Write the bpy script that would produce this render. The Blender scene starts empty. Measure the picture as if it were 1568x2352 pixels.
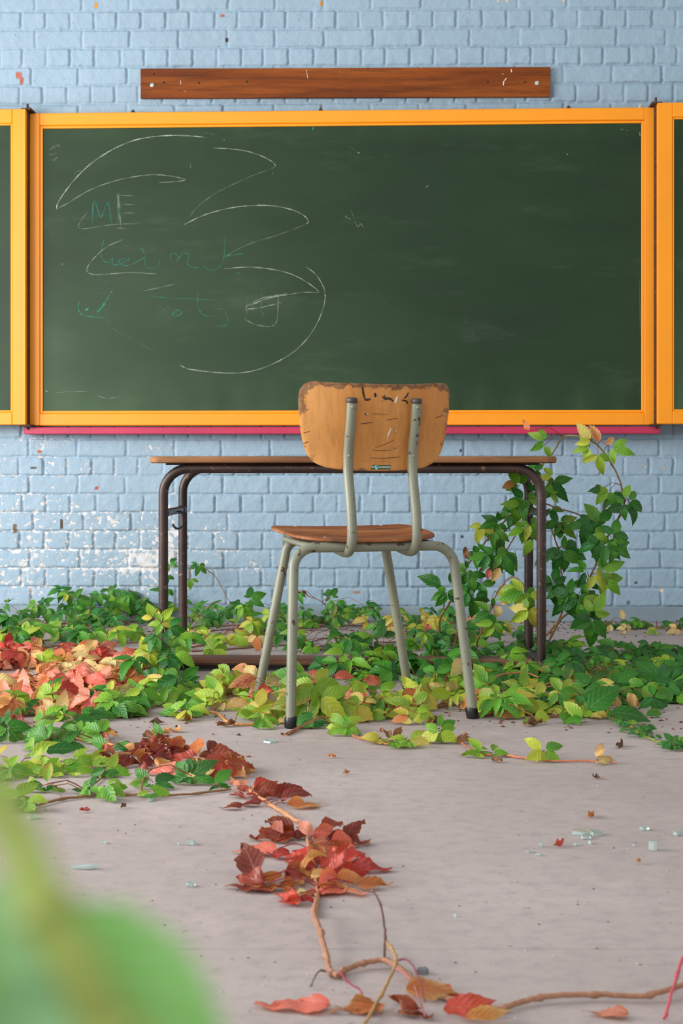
import bpy, math, random
import numpy as np
from mathutils import Vector, Matrix

# ------------------------------------------------------------------ camera, world, light, exposure
SC = bpy.context.scene
F = 3400.0                # focal length in pixels of the 1568x2352 frame
CH = 0.63                 # camera height
HY = 1070.0               # horizon row
cam_d = bpy.data.cameras.new('camera'); cam = bpy.data.objects.new('camera', cam_d)
SC.collection.objects.link(cam); SC.camera = cam
cam.location = (0, 0, CH); cam.rotation_euler = (math.radians(90), 0, 0)
cam_d.sensor_fit = 'VERTICAL'; cam_d.sensor_height = 36; cam_d.sensor_width = 24
cam_d.lens = F / 2352 * 36
cam_d.shift_y = -(1176 - HY) / 2352
cam_d.clip_start = 0.02
cam_d.dof.use_dof = True; cam_d.dof.focus_distance = 4.2; cam_d.dof.aperture_fstop = 11

w = bpy.data.worlds.new('world'); SC.world = w; w.use_nodes = True
bg = w.node_tree.nodes['Background']
bg.inputs[0].default_value = (0.96, 0.98, 1.0, 1); bg.inputs[1].default_value = 0.62

def area(name, loc, target, sx, sy, power, col):
    l = bpy.data.lights.new(name, 'AREA'); l.shape = 'RECTANGLE'; l.size = sx; l.size_y = sy
    l.energy = power; l.color = col
    o = bpy.data.objects.new(name, l); SC.collection.objects.link(o); o.location = loc
    o.rotation_euler = (Vector(target) - Vector(loc)).to_track_quat('-Z', 'Y').to_euler()
    return o
area('window_daylight_side', (-3.6, 2.9, 1.55), (0.2, 4.9, 0.4), 3.0, 1.8, 235, (1.0, 0.985, 0.975))
area('window_daylight_rear', (-1.5, -1.5, 2.6), (0, 4.5, 0.5), 3.5, 1.6, 66, (1.0, 0.98, 0.97))

SC.view_settings.view_transform = 'Standard'; SC.view_settings.look = 'None'
SC.view_settings.gamma = 1; SC.view_settings.use_curve_mapping = False
SC.view_settings.exposure = 0.0

R = random.Random(7)
NR = np.random.RandomState(11)

# ------------------------------------------------------------------ helpers
def P(px, py, d): return Vector(((px - 784) * d / F, d, CH - (py - HY) * d / F))
def FL(px, py, z=0.0):
    d = (CH - z) * F / (py - HY); return Vector(((px - 784) * d / F, d, z))
def lin(c):
    return tuple(((x / 255) / 12.92 if x / 255 <= 0.04045 else ((x / 255 + 0.055) / 1.055) ** 2.4) for x in c)
def L4(c): return (*lin(c), 1)

def link(name, me, mat=None, parent=None):
    o = bpy.data.objects.new(name, me); SC.collection.objects.link(o)
    if mat: me.materials.append(mat)
    if parent: o.parent = parent
    return o
def tag(o, label, cat, group=None, kind=None):
    if label: o['label'] = label
    if cat: o['category'] = cat
    if group: o['group'] = group
    if kind: o['kind'] = kind
    return o
def thing(name, label, cat, loc=(0, 0, 0), rz=0, group=None):
    o = bpy.data.objects.new(name, None); SC.collection.objects.link(o)
    o.location = loc; o.rotation_euler = (0, 0, rz); o.empty_display_size = 0.05
    return tag(o, label, cat, group)

class MB:
    def __init__(s): s.v = []; s.f = []; s.sm = []; s.uv = None
    def add(s, vs, fs, smooth=True):
        b = len(s.v); s.v += [tuple(x) for x in vs]
        s.f += [tuple(i + b for i in f) for f in fs]; s.sm += [smooth] * len(fs)
    def box(s, x0, x1, y0, y1, z0, z1, bev=0.0, M=None):
        b = bev
        if b <= 0:
            vs = [(x, y, z) for x in (x0, x1) for y in (y0, y1) for z in (z0, z1)]
            fs = [(0, 1, 3, 2), (4, 6, 7, 5), (0, 4, 5, 1), (2, 3, 7, 6), (0, 2, 6, 4), (1, 5, 7, 3)]
        else:
            vs = []; idx = {}
            for ix, x in enumerate((x0, x1)):
                for iy, y in enumerate((y0, y1)):
                    for iz, z in enumerate((z0, z1)):
                        sx = b if ix == 0 else -b; sy = b if iy == 0 else -b; sz = b if iz == 0 else -b
                        idx[ix, iy, iz, 'x'] = len(vs); vs.append((x, y + sy, z + sz))
                        idx[ix, iy, iz, 'y'] = len(vs); vs.append((x + sx, y, z + sz))
                        idx[ix, iy, iz, 'z'] = len(vs); vs.append((x + sx, y + sy, z))
            fs = []
            for i in (0, 1):
                fs.append([idx[i, a, c, 'x'] for a, c in ((0, 0), (0, 1), (1, 1), (1, 0))])
                fs.append([idx[a, i, c, 'y'] for a, c in ((0, 0), (0, 1), (1, 1), (1, 0))])
                fs.append([idx[a, c, i, 'z'] for a, c in ((0, 0), (0, 1), (1, 1), (1, 0))])
            for a in (0, 1):
                for c in (0, 1):
                    fs.append([idx[a, c, 0, 'x'], idx[a, c, 1, 'x'], idx[a, c, 1, 'y'], idx[a, c, 0, 'y']])
                    fs.append([idx[a, 0, c, 'x'], idx[a, 1, c, 'x'], idx[a, 1, c, 'z'], idx[a, 0, c, 'z']])
                    fs.append([idx[0, a, c, 'y'], idx[1, a, c, 'y'], idx[1, a, c, 'z'], idx[0, a, c, 'z']])
                    for e in (0, 1): fs.append([idx[a, c, e, 'x'], idx[a, c, e, 'y'], idx[a, c, e, 'z']])
        if M: vs = [tuple(M @ Vector(v)) for v in vs]
        s.add(vs, fs, False)
    def tube(s, pts, r, n=12, cap=True):
        pts = [Vector(p) for p in pts]; N = len(pts)
        rs = r if isinstance(r, (list, tuple)) else [r] * N
        vs = []; fs = []; up = None
        for i, p in enumerate(pts):
            t = (pts[min(i + 1, N - 1)] - pts[max(i - 1, 0)])
            if t.length < 1e-9: t = Vector((0, 0, 1))
            t.normalize()
            if up is None:
                up = Vector((0, 0, 1)) if abs(t.z) < 0.9 else Vector((1, 0, 0))
            a = (up - t * up.dot(t))
            if a.length < 1e-6: a = Vector((1, 0, 0)) - t * t.x
            a.normalize(); b = t.cross(a); up = a
            for k in range(n):
                an = 2 * math.pi * k / n
                vs.append(p + (a * math.cos(an) + b * math.sin(an)) * rs[i])
        for i in range(N - 1):
            for k in range(n):
                k2 = (k + 1) % n
                fs.append((i * n + k, i * n + k2, (i + 1) * n + k2, (i + 1) * n + k))
        if cap: fs.append(tuple(range(n - 1, -1, -1))); fs.append(tuple((N - 1) * n + k for k in range(n)))
        s.add(vs, fs, True)
    def build(s, name, mat, parent=None, fix=True):
        me = bpy.data.meshes.new(name); me.from_pydata(s.v, [], s.f)
        me.polygons.foreach_set('use_smooth', s.sm)
        if fix:
            import bmesh
            bm = bmesh.new(); bm.from_mesh(me); bmesh.ops.recalc_face_normals(bm, faces=bm.faces); bm.to_mesh(me); bm.free()
        me.update()
        if any(s.sm) :
            try: me.set_sharp_from_angle(angle=math.radians(50))
            except Exception: pass
        return link(name, me, mat, parent)

def arc_path(pts, rad, n=8):
    """polyline with rounded corners"""
    pts = [Vector(p) for p in pts]; out = [pts[0]]
    for i in range(1, len(pts) - 1):
        a = (pts[i - 1] - pts[i]); b = (pts[i + 1] - pts[i]); r = rad
        la, lb = a.length, b.length; a.normalize(); b.normalize()
        an = a.angle(b)
        if abs(math.pi - an) < 0.02: out.append(pts[i]); continue
        d = min(r / math.tan(an / 2), la * 0.49, lb * 0.49)
        p0 = pts[i] + a * d; p1 = pts[i] + b * d
        rr = d * math.tan(an / 2)
        c = pts[i] + (a + b).normalized() * (rr / math.sin(an / 2))
        v0 = p0 - c; v1 = p1 - c; tot = v0.angle(v1)
        for k in range(n + 1):
            t = k / n
            out.append(c + (v0 * math.sin((1 - t) * tot) + v1 * math.sin(t * tot)) / math.sin(tot))
    out.append(pts[-1]); return out
def smooth(pts, sub=6):
    pts = [Vector(p) for p in pts]
    if len(pts) < 3:
        return [pts[0].lerp(pts[1], k / sub) for k in range(sub + 1)]
    q = [2 * pts[0] - pts[1]] + pts + [2 * pts[-1] - pts[-2]]; out = []
    for i in range(1, len(q) - 2):
        for k in range(sub):
            t = k / sub
            out.append(0.5 * ((2 * q[i]) + (q[i + 1] - q[i - 1]) * t + (2 * q[i - 1] - 5 * q[i] + 4 * q[i + 1] - q[i + 2]) * t * t
                              + (-q[i - 1] + 3 * q[i] - 3 * q[i + 1] + q[i + 2]) * t ** 3))
    out.append(pts[-1]); return out

# numpy value noise
_lat = NR.rand(64, 256, 256)
def vnoise(u, v, seed=0):
    la = _lat[seed % 64]
    iu = np.floor(u).astype(int); iv = np.floor(v).astype(int)
    fu = u - iu; fv = v - iv; fu = fu * fu * (3 - 2 * fu); fv = fv * fv * (3 - 2 * fv)
    a = la[iu % 256, iv % 256]; b = la[(iu + 1) % 256, iv % 256]; c = la[iu % 256, (iv + 1) % 256]; d = la[(iu + 1) % 256, (iv + 1) % 256]
    return (a * (1 - fu) + b * fu) * (1 - fv) + (c * (1 - fu) + d * fu) * fv
def fbm(u, v, seed=0, oc=4):
    s = 0; a = 0.5; t = 0
    for k in range(oc):
        s = s + a * vnoise(u * 2 ** k + 17 * k, v * 2 ** k + 31 * k, seed + k); t += a; a *= 0.5
    return s / t

# ------------------------------------------------------------------ materials
class N:
    """tiny node-graph writer"""
    def __init__(s, name):
        s.m = bpy.data.materials.new(name); s.m.use_nodes = True; s.t = s.m.node_tree; s.n = s.t.nodes; s.l = s.t.links
        s.b = s.n['Principled BSDF']; s.out = s.n['Material Output']
    def node(s, typ, **kw):
        n = s.n.new(typ)
        for k, v in kw.items(): setattr(n, k, v)
        return n
    def setin(s, n, i, v):
        if v is None: return
        if isinstance(v, bpy.types.NodeSocket): s.l.new(v, n.inputs[i])
        else: n.inputs[i].default_value = v
    def co(s, kind='Object', scale=(1, 1, 1), loc=(0, 0, 0), rot=(0, 0, 0)):
        c = s.node('ShaderNodeTexCoord'); m = s.node('ShaderNodeMapping')
        s.l.new(c.outputs[kind], m.inputs[0]); m.inputs['Scale'].default_value = scale
        m.inputs['Location'].default_value = loc; m.inputs['Rotation'].default_value = rot
        return m.outputs[0]
    def noise(s, v, scale, det=4, rough=0.55, dist=0):
        n = s.node('ShaderNodeTexNoise'); s.l.new(v, n.inputs['Vector'])
        n.inputs['Scale'].default_value = scale; n.inputs['Detail'].default_value = det
        n.inputs['Roughness'].default_value = rough; n.inputs['Distortion'].default_value = dist
        return n.outputs[0]
    def ramp(s, f, stops, interp='LINEAR'):
        r = s.node('ShaderNodeValToRGB'); s.l.new(f, r.inputs[0]); cr = r.color_ramp; cr.interpolation = interp
        while len(cr.elements) < len(stops): cr.elements.new(0.5)
        for e, (p, c) in zip(cr.elements, stops):
            e.position = p; e.color = c if len(c) == 4 else (*c, 1)
        return r.outputs[0]
    def rng(s, f, a, b, c=0.0, d=1.0):
        m = s.node('ShaderNodeMapRange'); s.setin(m, 0, f); m.inputs[1].default_value = a; m.inputs[2].default_value = b
        m.inputs[3].default_value = c; m.inputs[4].default_value = d; return m.outputs[0]
    def mix(s, f, a, b, mode='MIX'):
        m = s.node('ShaderNodeMix', data_type='RGBA', blend_type=mode); m.clamp_factor = True
        s.setin(m, 0, f); s.setin(m, 6, a); s.setin(m, 7, b); return m.outputs[2]
    def math(s, op, a, b=None):
        m = s.node('ShaderNodeMath', operation=op); s.setin(m, 0, a)
        if b is not None: s.setin(m, 1, b)
        return m.outputs[0]
    def attr(s, name):
        a = s.node('ShaderNodeAttribute'); a.attribute_name = name; return a
    def bump(s, h, strength=0.3, dist=0.01):
        b = s.node('ShaderNodeBump'); b.inputs['Strength'].default_value = strength; b.inputs['Distance'].default_value = dist
        s.l.new(h, b.inputs['Height']); s.l.new(b.outputs[0], s.b.inputs['Normal']); return b
    def fin(s, col=None, rough=0.5, metal=0.0, spec=None):
        s.setin(s.b, 'Base Color', col); s.setin(s.b, 'Roughness', rough); s.setin(s.b, 'Metallic', metal)
        if spec is not None: s.b.inputs['Specular IOR Level'].default_value = spec
        return s.m

def mat_wall():
    g = N('blue_painted_brick'); v = g.co()
    n1 = g.noise(v, 1.6, 5); n2 = g.noise(v, 14, 5); n3 = g.noise(v, 130, 3)
    base = g.ramp(n1, [(0.3, L4((149, 172, 188))), (0.7, L4((153, 179, 196)))])
    base = g.mix(g.rng(n2, 0.5, 0.75, 0, 0.35), base, L4((170, 186, 200)))
    # dust and dirt specks, white paint loss, coloured marks
    a = g.attr('Chip'); sp = g.node('ShaderNodeSeparateColor'); g.l.new(a.outputs[0], sp.inputs[0])
    edge = g.math('ADD', sp.outputs[0], g.rng(g.noise(v, 55, 4), 0.3, 0.7, -0.42, 0.42))
    white = g.rng(edge, 0.62, 0.74, 0, .85)
    whc = g.ramp(g.noise(v, 40, 3), [(0.3, L4((206, 200, 194))), (0.65, L4((226, 226, 226)))])
    base = g.mix(white, base, whc)
    base = g.mix(g.rng(g.noise(v, 85, 3), 0.70, 0.74, 0, 0.6), base, L4((95, 82, 70)))
    base = g.mix(g.math('MULTIPLY', sp.outputs[1], 0.55), base, L4((112, 124, 136)))
    mk = g.attr('Mark'); base = g.mix(mk.outputs['Alpha'], base, mk.outputs[0])
    h = g.math('ADD', g.math('MULTIPLY', n2, 0.6), g.math('MULTIPLY', n3, 0.35))
    h = g.math('SUBTRACT', h, g.math('MULTIPLY', white, 0.5))
    g.bump(h, 0.6, 0.006)
    return g.fin(base, 0.62, spec=0.3)

def mat_floor():
    g = N('worn_grey_floor')
    v = g.co(scale=(1, 1.3, 1)); v1 = g.co()
    a = g.noise(v1, 1.3, 4); b = g.noise(v, 26, 6, 0.65); c = g.noise(v1, 160, 2)
    col = g.ramp(a, [(0.3, L4((168, 155, 151))), (0.7, L4((186, 174, 170)))])
    col = g.mix(g.rng(b, 0.46, 0.7, 0, 0.6), col, L4((150, 142, 140)))
    col = g.mix(g.rng(g.noise(v, 7, 5, 0.6), 0.58, 0.72, 0, 0.45), col, L4((196, 180, 172)))
    col = g.mix(g.rng(g.noise(v, 60, 3), 0.66, 0.74, 0, 0.6), col, L4((118, 110, 108)))
    col = g.mix(g.rng(c, 0.71, 0.76, 0, 0.6), col, L4((120, 92, 72)))
    # pale turquoise paint drag marks
    vt = g.co(scale=(0.45, 1.6, 1), loc=(3.1, 1.7, 0))
    col = g.mix(g.rng(g.noise(vt, 7, 6, 0.7), 0.735, 0.77, 0, 0.35), col, L4((140, 178, 172)))
    g.bump(g.math('ADD', b, g.math('MULTIPLY', c, 0.3)), 0.25, 0.004)
    return g.fin(col, g.rng(a, 0.3, 0.7, 0.5, 0.68), spec=0.35)

def mat_wood(name, c0, c1, c2, along='X', sc=1.0, rough=0.5, wear=None, bands=9, gs=1.0):
    g = N(name)
    s = {'X': (0.07, 1, 1), 'Z': (1, 1, 0.07), 'Y': (1, 0.07, 1)}[along]
    v = g.co(scale=s)
    a = g.noise(v, 55 * sc, 6, 0.6); b = g.noise(v, bands * sc, 4, 0.5, 0.6); c = g.noise(v, 260 * sc, 3)
    col = g.ramp(b, [(0.3, L4(c0)), (0.52, L4(c1)), (0.72, L4(c2))])
    col = g.mix(g.rng(a, 0.42, 0.72, 0, 0.6 * gs), col, L4(tuple(x * 0.62 for x in c0)))
    col = g.mix(g.rng(c, 0.55, 0.75, 0, 0.35 * gs), col, L4(tuple(x * 0.5 for x in c0)))
    if wear == 'edge':
        at = g.attr('Edge').outputs['Fac']; vo = g.co()
        e = g.math('ADD', at, g.rng(g.noise(vo, 30, 6, 0.75), 0.3, 0.7, -0.6, 0.6))
        m = g.rng(e, 0.56, 0.7, 0, .9)
        dk = g.ramp(g.noise(vo, 60, 4), [(0.35, L4((84, 54, 34))), (0.65, L4((142, 106, 76)))])
        col = g.mix(m, col, dk)
        vs = g.co(scale=(1.0, 1, 0.25), rot=(0, 0.5, 0))
        col = g.mix(g.rng(g.noise(vs, 90, 4, 0.7), 0.68, 0.74, 0, 0.6), col, L4((96, 62, 38)))
        vs2 = g.co(scale=(0.12, 1, 1), rot=(0, 0.25, 0))
        col = g.mix(g.rng(g.noise(vs2, 42, 3, 0.6), 0.66, 0.70, 0, 0.5), col, L4((110, 66, 36)))
    if wear == 'scuff':
        vo = g.co(scale=(0.6, 1, 1), rot=(0, 0, 0.5))
        col = g.mix(g.rng(g.noise(vo, 11, 5, 0.65), 0.5, 0.66, 0, 0.8), col, L4((88, 62, 50)))
        col = g.mix(g.rng(g.noise(vo, 48, 5, 0.7), 0.62, 0.7, 0, 0.7), col, L4((176, 150, 128)))
    g.bump(a, 0.15, 0.002)
    return g.fin(col, rough, spec=0.22)

def mat_paint(name, c, var=0.12, rough=0.4, chips=None, chiplo=0.7, cs=60, metal=0.0, vari=4):
    g = N(name); v = g.co()
    a = g.noise(v, vari, 4)
    col = g.ramp(a, [(0.3, L4(tuple(x * (1 - var) for x in c))), (0.7, L4(tuple(min(255, x * (1 + var * 0.4)) for x in c)))])
    if chips: col = g.mix(g.rng(g.noise(v, cs, 5, 0.6), chiplo, chiplo + 0.03), col, L4(chips))
    g.bump(g.noise(v, 45, 3), 0.12, 0.003)
    return g.fin(col, rough, metal)

def mat_board():
    g = N('green_chalkboard'); v = g.co(); vs = g.co(scale=(0.35, 1, 1.2))
    a = g.noise(vs, 3.2, 5, 0.6); b = g.noise(v, 220, 2); c = g.noise(g.co(scale=(0.25, 1, 1), rot=(0, 0.35, 0)), 7, 6, 0.7)
    col = g.ramp(a, [(0.3, L4((27, 48, 28))), (0.7, L4((37, 60, 36)))])
    col = g.mix(g.rng(c, 0.55, 0.8, 0, 0.16), col, L4((118, 136, 116)))
    col = g.mix(g.rng(b, 0.72, 0.78, 0, 0.35), col, L4((130, 150, 130)))
    a2 = g.attr('DustSheen').outputs['Fac']
    col = g.mix(g.math('MULTIPLY', a2, 0.8), col, L4((105, 135, 100)))
    return g.fin(col, 0.45, spec=0.22)

def mat_chalk(name, c):
    g = N(name); v = g.co()
    at = g.attr('Str').outputs['Fac']
    f = g.math('MULTIPLY', g.math('MULTIPLY', at, 0.78), g.rng(g.noise(v, 420, 2), 0.3, 0.62))
    tr = g.node('ShaderNodeBsdfTransparent'); mx = g.node('ShaderNodeMixShader')
    g.l.new(f, mx.inputs[0]); g.l.new(tr.outputs[0], mx.inputs[1]); g.l.new(g.b.outputs[0], mx.inputs[2])
    g.l.new(mx.outputs[0], g.out.inputs[0])
    return g.fin(L4(c), 0.9, spec=0.1)

def mat_leaf(name='creeper_leaf'):
    g = N(name)
    col = g.attr('Col').outputs[0]
    uv = g.node('ShaderNodeUVMap'); sp = g.node('ShaderNodeSeparateXYZ'); g.l.new(uv.outputs[0], sp.inputs[0])
    u, vv = sp.outputs[0], sp.outputs[1]
    av = g.math('ABSOLUTE', g.math('SUBTRACT', vv, 0.5))
    mid = g.rng(av, 0.0, 0.035, 1, 0)
    lat = g.math('FRACT', g.math('MULTIPLY', g.math('SUBTRACT', u, g.math('MULTIPLY', av, 0.55)), 6.5))
    lat = g.math('ABSOLUTE', g.math('SUBTRACT', lat, 0.5)); latm = g.rng(lat, 0.0, 0.09, 1, 0)
    vein = g.math('MAXIMUM', mid, g.math('MULTIPLY', latm, 0.55))
    vo = g.co()
    col = g.mix(g.rng(g.noise(vo, 45, 4), 0.35, 0.7, 0, 0.35), col, g.mix(1.0, col, (0.62, 0.66, 0.5, 1), 'MULTIPLY'))
    col = g.mix(g.math('MULTIPLY', vein, 0.30), col, g.mix(0.5, col, (0.75, 0.8, 0.45, 1)))
    col = g.mix(g.rng(g.noise(vo, 130, 2), 0.73, 0.76, 0, 0.8), col, L4((120, 78, 40)))
    puff = g.math('SUBTRACT', lat, g.math('MULTIPLY', mid, 0.3))
    g.bump(g.math('ADD', puff, g.math('MULTIPLY', g.noise(vo, 90, 2), 0.5)), 0.35, 0.004)
    g.fin(col, 0.42, spec=0.45)
    t = g.node('ShaderNodeBsdfTranslucent'); g.l.new(g.mix(1.0, col, (1.0, 1.0, 0.55, 1), 'MULTIPLY'), t.inputs[0])
    mx = g.node('ShaderNodeMixShader'); mx.inputs[0].default_value = 0.28
    g.l.new(g.b.outputs[0], mx.inputs[1]); g.l.new(t.outputs[0], mx.inputs[2]); g.l.new(mx.outputs[0], g.out.inputs[0])
    return g.m

def mat_attr(name, rough=0.6):
    g = N(name); c = g.attr('Col').outputs[0]; v = g.co()
    c = g.mix(g.rng(g.noise(v, 160, 3), 0.4, 0.65, 0, 0.45), c, g.mix(1.0, c, (0.5, 0.42, 0.4, 1), 'MULTIPLY'))
    g.bump(g.noise(v, 200, 3), 0.3, 0.002)
    return g.fin(c, rough)

M_wall = mat_wall(); M_floor = mat_floor()
M_orange = mat_paint('orange_gloss_paint', (250, 154, 0), 0.03, 0.42, (150, 78, 20), 0.755, 50)
M_pink = mat_paint('pink_gloss_paint', (188, 38, 80), 0.08, 0.4, (120, 60, 60), 0.74, 60)
M_board = mat_board()
M_chalk = mat_chalk('white_chalk', (205, 215, 205)); M_chalkT = mat_chalk('turquoise_chalk', (60, 190, 165))
M_plank = mat_wood('brown_plank_wood', (96, 42, 8), (136, 68, 16), (156, 84, 28), 'X', 1.3, 0.5)
M_desk = mat_wood('desk_wood', (112, 74, 46), (154, 108, 70), (176, 132, 92), 'X', 1.3, 0.5)
M_back = mat_wood('backrest_plywood', (200, 128, 64), (214, 150, 84), (222, 164, 100), 'Z', 1.3, 0.42, 'edge', 4, .5)
M_foot = mat_wood('footrest_wood', (70, 46, 36), (104, 72, 56), (128, 94, 74), 'X', 1.2, 0.55)
M_seat = mat_wood('seat_plywood', (122, 66, 32), (160, 92, 48), (172, 116, 72), 'X', 1.4, 0.45, 'scuff')
M_ply = mat_wood('ply_edge', (96, 60, 36), (150, 96, 56), (176, 120, 76), 'X', 2.0, 0.6)
M_tube = mat_paint('grey_green_enamel', (134, 136, 116), 0.14, 0.38, (74, 52, 40), 0.63, 42)
M_dtube = mat_paint('dark_brown_tube', (66, 48, 44), 0.3, 0.42, (118, 92, 78), 0.62, 60, 0.2, 9)
M_dark = mat_paint('dark_steel', (52, 56, 60), 0.2, 0.35, (110, 70, 44), 0.66, 60, 0.3)
M_rust = mat_paint('rusty_iron', (74, 44, 32), 0.3, 0.7, (130, 80, 40), 0.6, 80)
M_rub = mat_paint('black_rubber', (22, 24, 28), 0.1, 0.35)
M_cap = mat_paint('black_end_cap', (70, 62, 58), 0.3, 0.4)
M_plinth = mat_paint('grey_plinth_paint', (140, 158, 168), 0.1, 0.6, (196, 198, 192), 0.7, 30)
M_screw = mat_paint('pale_screw', (190, 205, 200), 0.15, 0.35, None, 0.7, 60, 0.4)
M_hole = mat_paint('screw_hole', (28, 14, 8), 0.1, 0.8)
M_leaf = mat_leaf(); M_stem = mat_attr('vine_stem'); M_litter = mat_attr('dry_litter', 0.8)
M_teal = mat_paint('teal_sticker', (10, 130, 122), 0.05, 0.4); M_white = mat_paint('white_sticker', (205, 225, 218), 0.05, 0.4)
M_olive = mat_paint('olive_sticker', (74, 78, 30), 0.2, 0.4)
M_ink = mat_paint('black_ink', (48, 34, 22), 0.3, 0.6); M_scr = mat_paint('white_scratch', (226, 214, 204), 0.1, 0.6)
M_crumb = mat_paint('stone_grey', (120, 124, 126), 0.3, 0.7)
def mat_glass():
    g = N('broken_glass'); g.b.inputs['Transmission Weight'].default_value = 0.75; g.b.inputs['IOR'].default_value = 1.5
    return g.fin(L4((228, 246, 242)), 0.08)
M_glass = mat_glass()

# ------------------------------------------------------------------ wall
WTH = math.radians(0.9); WD = 6.0; S_W = F / WD
def wall():
    st = 0.004; X = np.arange(-2.3, 2.3 + st / 2, st); Z = np.arange(0.0, 2.78, st)
    U, V = np.meshgrid(X, Z); ch = 42.75 / S_W; z0 = CH - (1392 - HY) / S_W
    Uw = U + 0.007 * (fbm(U * 14, V * 14, 1, 3) - 0.5) ; Vw = V + 0.008 * (fbm(U * 7, V * 7, 5, 3) - 0.5)
    row = np.floor((Vw - z0) / ch).astype(int); fr = (Vw - z0) - row * ch
    hp = 55.6 / S_W
    rs = np.random.RandomState(3)
    isS = (row % 2 == 0)
    pitch = np.where(isS, hp * 2, hp)
    off = np.where(isS, (72 - 784) / S_W, (45 - 784) / S_W)
    jit = rs.uniform(-0.012, 0.012, 200)[row % 200]
    q = (Uw - off - jit) / pitch; ci = np.floor(q).astype(int)
    bj = rs.uniform(-0.055, 0.055, 4096)
    def jn(c): return (c + bj[(c * 37 + row * 131) % 4096] * np.where(isS, 0.5, 1.0)) * pitch
    qq = q * pitch; lo = jn(ci); hi = jn(ci + 1)
    sh = qq < lo; lo2 = np.where(sh, jn(ci - 1), lo); hi2 = np.where(sh, lo, hi)
    sh2 = qq > hi; lo3 = np.where(sh2, hi, lo2); hi3 = np.where(sh2, jn(ci + 2), hi2)
    idn = (ci - sh + sh2) * 57 + row * 113
    bx = (lo3 + hi3) / 2; hx = (hi3 - lo3) / 2 - 0.0045; hy = ch / 2 - 0.0045
    dx = np.abs(qq - bx) - hx; dy = np.abs(fr - ch / 2) - hy
    rr = 0.007
    sd = np.hypot(np.maximum(dx + rr, 0), np.maximum(dy + rr, 0)) + np.minimum(np.maximum(dx + rr, dy + rr), 0) - rr
    sd = sd + 0.006 * (fbm(U * 60, V * 60, 9, 3) - 0.5)
    t = np.clip((-sd + 0.003) / 0.006, 0, 1); t = t * t * (3 - 2 * t)
    proud = rs.uniform(-0.0016, 0.0022, 4096)[idn % 4096]; tx = rs.uniform(-0.02, 0.02, 4096)[idn % 4096]; tz = rs.uniform(-0.04, 0.04, 4096)[(idn + 9) % 4096]
    gd = rs.uniform(0.6, 1.15, 4096)[(idn + 5) % 4096]
    H = t * 0.0078 * gd + t * (proud + tx * (qq - bx) + tz * (fr - ch / 2))
    H += 0.0040 * (fbm(U * 40, V * 40, 12, 4) - 0.5) + 0.003 * (fbm(U * 6, V * 6, 15, 3) - 0.5)
    joint = 1 - t
    # patches of lost paint: along joints, strongest low on the left
    reg = np.clip(1.05 - (V - 0.05) / 0.95, 0, 1) * np.clip((0.35 - U) / 1.1, 0.0, 1)
    reg = np.maximum(reg, 0.30 * np.clip(1 - V / 0.35, 0, 1))
    big = fbm(U * 3.2, V * 3.2, 20, 4)
    chip = reg * (0.30 + 1.15 * (big - 0.35)) + np.clip(joint, 0, 1) * 0.22 * np.clip(reg * 2.2, 0, 1)
    # two named bare patches of the photograph
    for (cx, cy, sx, sy, k) in ((-0.80, 0.245, 0.10, 0.04, 0.42), (-0.95, 0.42, 0.10, 0.04, 0.2), (-1.05, 0.62, 0.16, 0.03, 0.35), (-0.75, 0.70, 0.12, 0.03, 0.35), (-0.70, 0.33, 0.05, 0.12, 0.3), (-1.22, 0.72, 0.08, 0.06, 0.35), (-0.35, 0.22, .04, .03, .3)):
        chip += k * np.exp(-((U - cx) / sx) ** 2 - ((V - cy) / sy) ** 2)
    H -= 0.0025 * np.clip((chip - 0.45) * 3, 0, 1)
    dirt = np.clip(joint * 1.3 * (fbm(U * 9, V * 9, 30, 3) - 0.42), 0, 1)
    dirt += 0.9 * np.clip(1 - np.abs(V - 2.10) / 0.05, 0, 1) * np.clip(fbm(U * 8, V * 30, 33, 3) - 0.3, 0, 1)
    ny, nx = U.shape
    co = np.zeros((ny * nx, 3), np.float32); co[:, 0] = U.ravel(); co[:, 1] = -H.ravel(); co[:, 2] = V.ravel()
    idx = np.arange(ny * nx).reshape(ny, nx)
    fc = np.stack([idx[:-1, :-1], idx[:-1, 1:], idx[1:, 1:], idx[1:, :-1]], -1).reshape(-1, 4)
    bx_ = np.array([(x, y, z) for x in (-2.3, 2.3) for y in (0.012, 0.25) for z in (0, 2.78)], np.float32); n0 = len(co)
    co = np.vstack([co, bx_]); bf = np.array([(0, 1, 3, 2), (4, 6, 7, 5), (0, 4, 5, 1), (2, 3, 7, 6), (0, 2, 6, 4), (1, 5, 7, 3)]) + n0
    fc = np.vstack([fc, bf])
    me = bpy.data.meshes.new('wall_back'); me.vertices.add(len(co)); me.vertices.foreach_set('co', co.ravel())
    nf = len(fc); me.loops.add(nf * 4); me.loops.foreach_set('vertex_index', fc.ravel().astype(np.int32))
    me.polygons.add(nf); me.polygons.foreach_set('loop_start', np.arange(0, nf * 4, 4, dtype=np.int32))
    sm = np.ones(nf, bool); sm[-6:] = False; me.polygons.foreach_set('use_smooth', sm)
    me.update(calc_edges=True)
    a = me.color_attributes.new('Chip', 'FLOAT_COLOR', 'POINT')
    d = np.zeros((len(co), 4), np.float32); d[:n0, 0] = np.clip(chip, 0, 1).ravel(); d[:n0, 1] = np.clip(dirt, 0, 1).ravel(); d[:, 3] = 1
    a.data.foreach_set('color', d.ravel())
    mk = me.color_attributes.new('Mark', 'FLOAT_COLOR', 'POINT'); d = np.zeros((ny, nx, 4), np.float32)
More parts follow.
